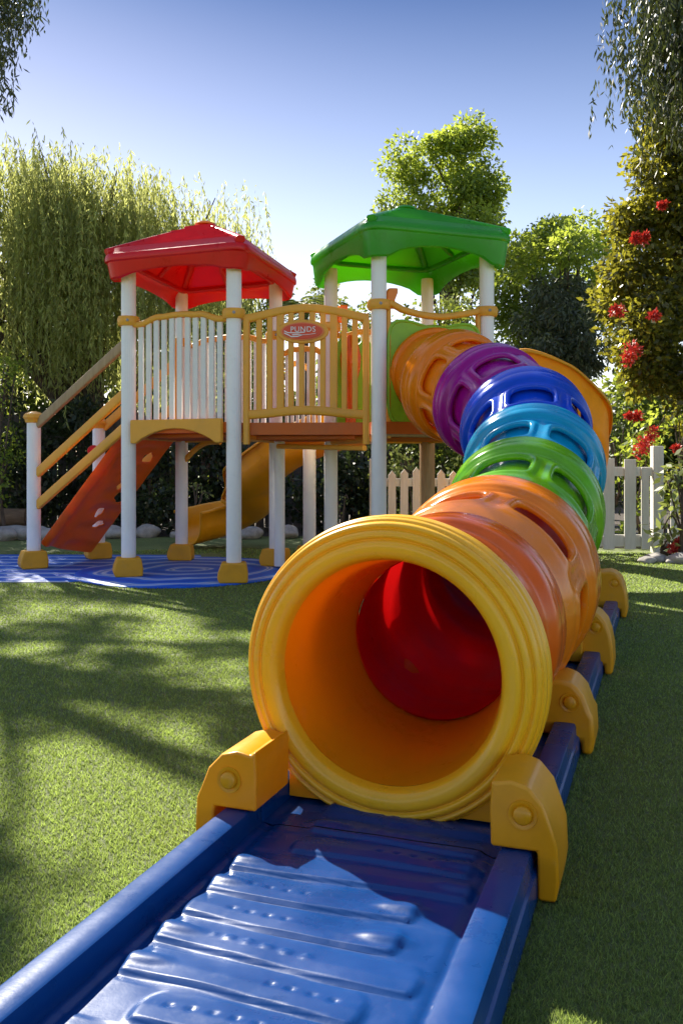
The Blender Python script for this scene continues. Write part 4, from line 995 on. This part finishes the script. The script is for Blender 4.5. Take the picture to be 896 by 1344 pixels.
for x in (.36, 1.5):
    mb = MB(); mb.box((x, 9.99, .52), (.10, .10, 1.04)); mb.build('fence_post', 'picket', pf, bevel=.006)
gt = empty('garden_gate', (3.1, 9.9, 0), 'white wooden garden gate between the tunnel and the tall gate post', 'gate')
for z, hh in ((.14, .13), (.90, .10)):
    mb = MB(); mb.box((3.08, 9.93, z), (.80, .03, hh)); mb.build('rail', 'picket', gt, bevel=.004)
mb = MB()
for x, w, h in ((2.74, .09, .99), (2.93, .125, 1.03), (3.165, .125, 1.02), (3.33, .085, .93)):
    mb.box((x, 9.90, h / 2 + .03), (w, .024, h - .03))
mb.build('pickets', 'picket', gt, bevel=.004)
mb = MB(); mb.box((3.47, 9.93, .59), (.115, .115, 1.18)); o = mb.build('gate_post', 'picket', None, bevel=.008); tag(o, 'tall white square gate post at the right of the garden gate', 'post')
# further picket run to the right, behind the bush
pf2 = empty('picket_fence', (4.6, 9.9, 0), 'white picket fence right of the gate post behind the light bush', 'fence')
mb = MB(); x = 3.66
while x < 6.5:
    mb.box((x, 9.92, .47), (.085, .022, .9)); x += .135
mb.build('pickets', 'picket', pf2, bevel=.004); mb = MB(); mb.box((5.05, 9.95, .78), (2.9, .03, .09)); mb.box((5.05, 9.95, .22), (2.9, .03, .09)); mb.build('rails', 'picket', pf2)

# house
hs = empty('house', (8.2, 24, 0), 'grey roofed house showing between bushes above the white gate', 'house')
mb = MB(); mb.box((8.6, 25, 1.15), (3.2, 3, 2.3)); mb.build('wall', 'render', hs)
mb = MB(); mb.add([(6.9, 23.2, 2.25), (10.4, 23.2, 2.25), (10.4, 26.8, 2.25), (6.9, 26.8, 2.25), (8.0, 25, 3.0), (9.5, 25, 3.0)], [(0, 1, 5, 4), (1, 2, 5), (2, 3, 4, 5), (3, 0, 4), (3, 2, 1, 0)]); mb.build('roof', 'rooftile', hs, bevel=.02)

# ---------------------------------------------------------------- rocks and edging
def rock(p, s, label, group, seed):
    rg = random.Random(seed); mb = MB(); n1, n2 = 12, 8; vs = []; fs = []
    k = [rg.uniform(0, 6) for _ in range(6)]
    for j in range(n2 + 1):
        ph = math.pi * j / n2
        for i in range(n1):
            th = 2 * math.pi * i / n1; u = V((math.sin(ph) * math.cos(th), math.sin(ph) * math.sin(th), math.cos(ph)))
            r = 1 + .16 * math.sin(2 * u.x + k[0]) * math.cos(2.4 * u.y + k[1]) + .11 * math.sin(4 * u.z + k[2] + 3 * u.x) + .05 * math.sin(7 * u.y + k[3])
            vs.append(V((u.x * s[0] * r, u.y * s[1] * r, u.z * s[2] * r)))
    for j in range(n2):
        for i in range(n1): a = j * n1 + i; b = j * n1 + (i + 1) % n1; fs.append((a, b, b + n1, a + n1))
    mb.add(vs, fs); o = mb.build('rock', 'rock', None, smooth=180, subsurf=1); o.location = (p[0], p[1], s[2] * .62); o.rotation_euler.z = rg.uniform(0, 6)
    return tag(o, label, 'rock', group)
ORD = 'first second third fourth fifth sixth seventh eighth ninth tenth eleventh twelfth thirteenth fourteenth fifteenth sixteenth seventeenth eighteenth nineteenth twentieth twenty-first twenty-second twenty-third twenty-fourth twenty-fifth twenty-sixth twenty-seventh twenty-eighth'.split()
i = 0; x = -5.6
while x < 1.5:
    w = rng.uniform(.09, .24) if x > -4.2 else rng.uniform(.16, .30)
    rock((x, 11.95 + rng.uniform(-.12, .12)), (w, w * .7, w * .5), ('broad ' if w > .19 else ('small ' if w < .13 else '')) + 'pale edging stone of the back garden bed, ' + ORD[i] + ' of the row from the left', 'edging stones along the garden bed', i); x += w * 1.9 + rng.uniform(0, .1); i += 1
for (px, py, w, wh) in ((40, 690, .26, 'largest pale boulder, left of the near stair post'), (8, 704, .22, 'pale boulder cut by the left edge of the view'), (62, 706, .2, 'pale boulder just right of the near stair post'), (84, 694, .15, 'smallest pale boulder, beneath the stair handrails')):
    q = at(px, py, 11.6); rock((q.x, 11.55 + rng.uniform(-.2, .2)), (w, w * .7, w * .5), wh, 'boulders at the left', 100 + px)
for k, (px, w) in enumerate(((848, .09), (862, .12), (874, .10), (888, .13), (900, .12), (856, .06), (880, .07))):
    q = at(px, 740, 8.95); rock((q.x, 8.95 + .12 * (k % 3)), (w, w * .8, w * .45), ('small' if w < .08 else 'pale') + ' stone in the pile by the gate post, ' + ORD[k] + ' from the front left', 'stones by the gate', 200 + k)
mb = MB(); mb.tube([(-6.4, 12.35, .24), (-4.9, 12.4, .25), (-4.35, 12.45, .24)], [.13, .13, .12], 12); o = mb.build('log', 'log', None); tag(o, 'brown log lying behind the boulders at the far left', 'log')

# ---------------------------------------------------------------- turf blades
n = 620000
dist = 1.25 * np.exp(rng.random(n) * math.log(10.5 / 1.25)); ang = rng.uniform(-.62, .62, n)
X = dist * np.sin(ang); Y = dist * np.cos(ang)
nn = X * P_.x + Y * P_.y - NC; ssv = X * U.x + Y * U.y
keep = ~((np.abs(nn) < .402) & (ssv < 6.21))
keep &= ~((X < -1.3) & (Y > 7.45) & (Y < 9.85)) & ~((((X + 1.42) / .98) ** 2 + ((Y - 8.28) / 1.15) ** 2) < 1)
X, Y, dist = X[keep], Y[keep], dist[keep]; n = len(X)
P = np.stack([X, Y, np.zeros(n)], 1); dv = rng.normal(size=(n, 3)) * .55; dv[:, 2] = 1
hgt = .0115 * rng.uniform(.6, 1.4, n) * (1 + .03 * dist); wdt = .0020 * (dist / 1.6)
var = np.clip(.45 + .28 * rng.normal(size=n), 0, 1)
M['blade'] = leafmat('turf_blades', (.026, .055, .010), (.31, .42, .11), (.58, .76, .16), .46, rough=.5)
o = quads('turf', P, dv, hgt, wdt, var, 'blade', tri=True); tag(o, 'short green artificial turf of the lawn', 'grass', kind='stuff')
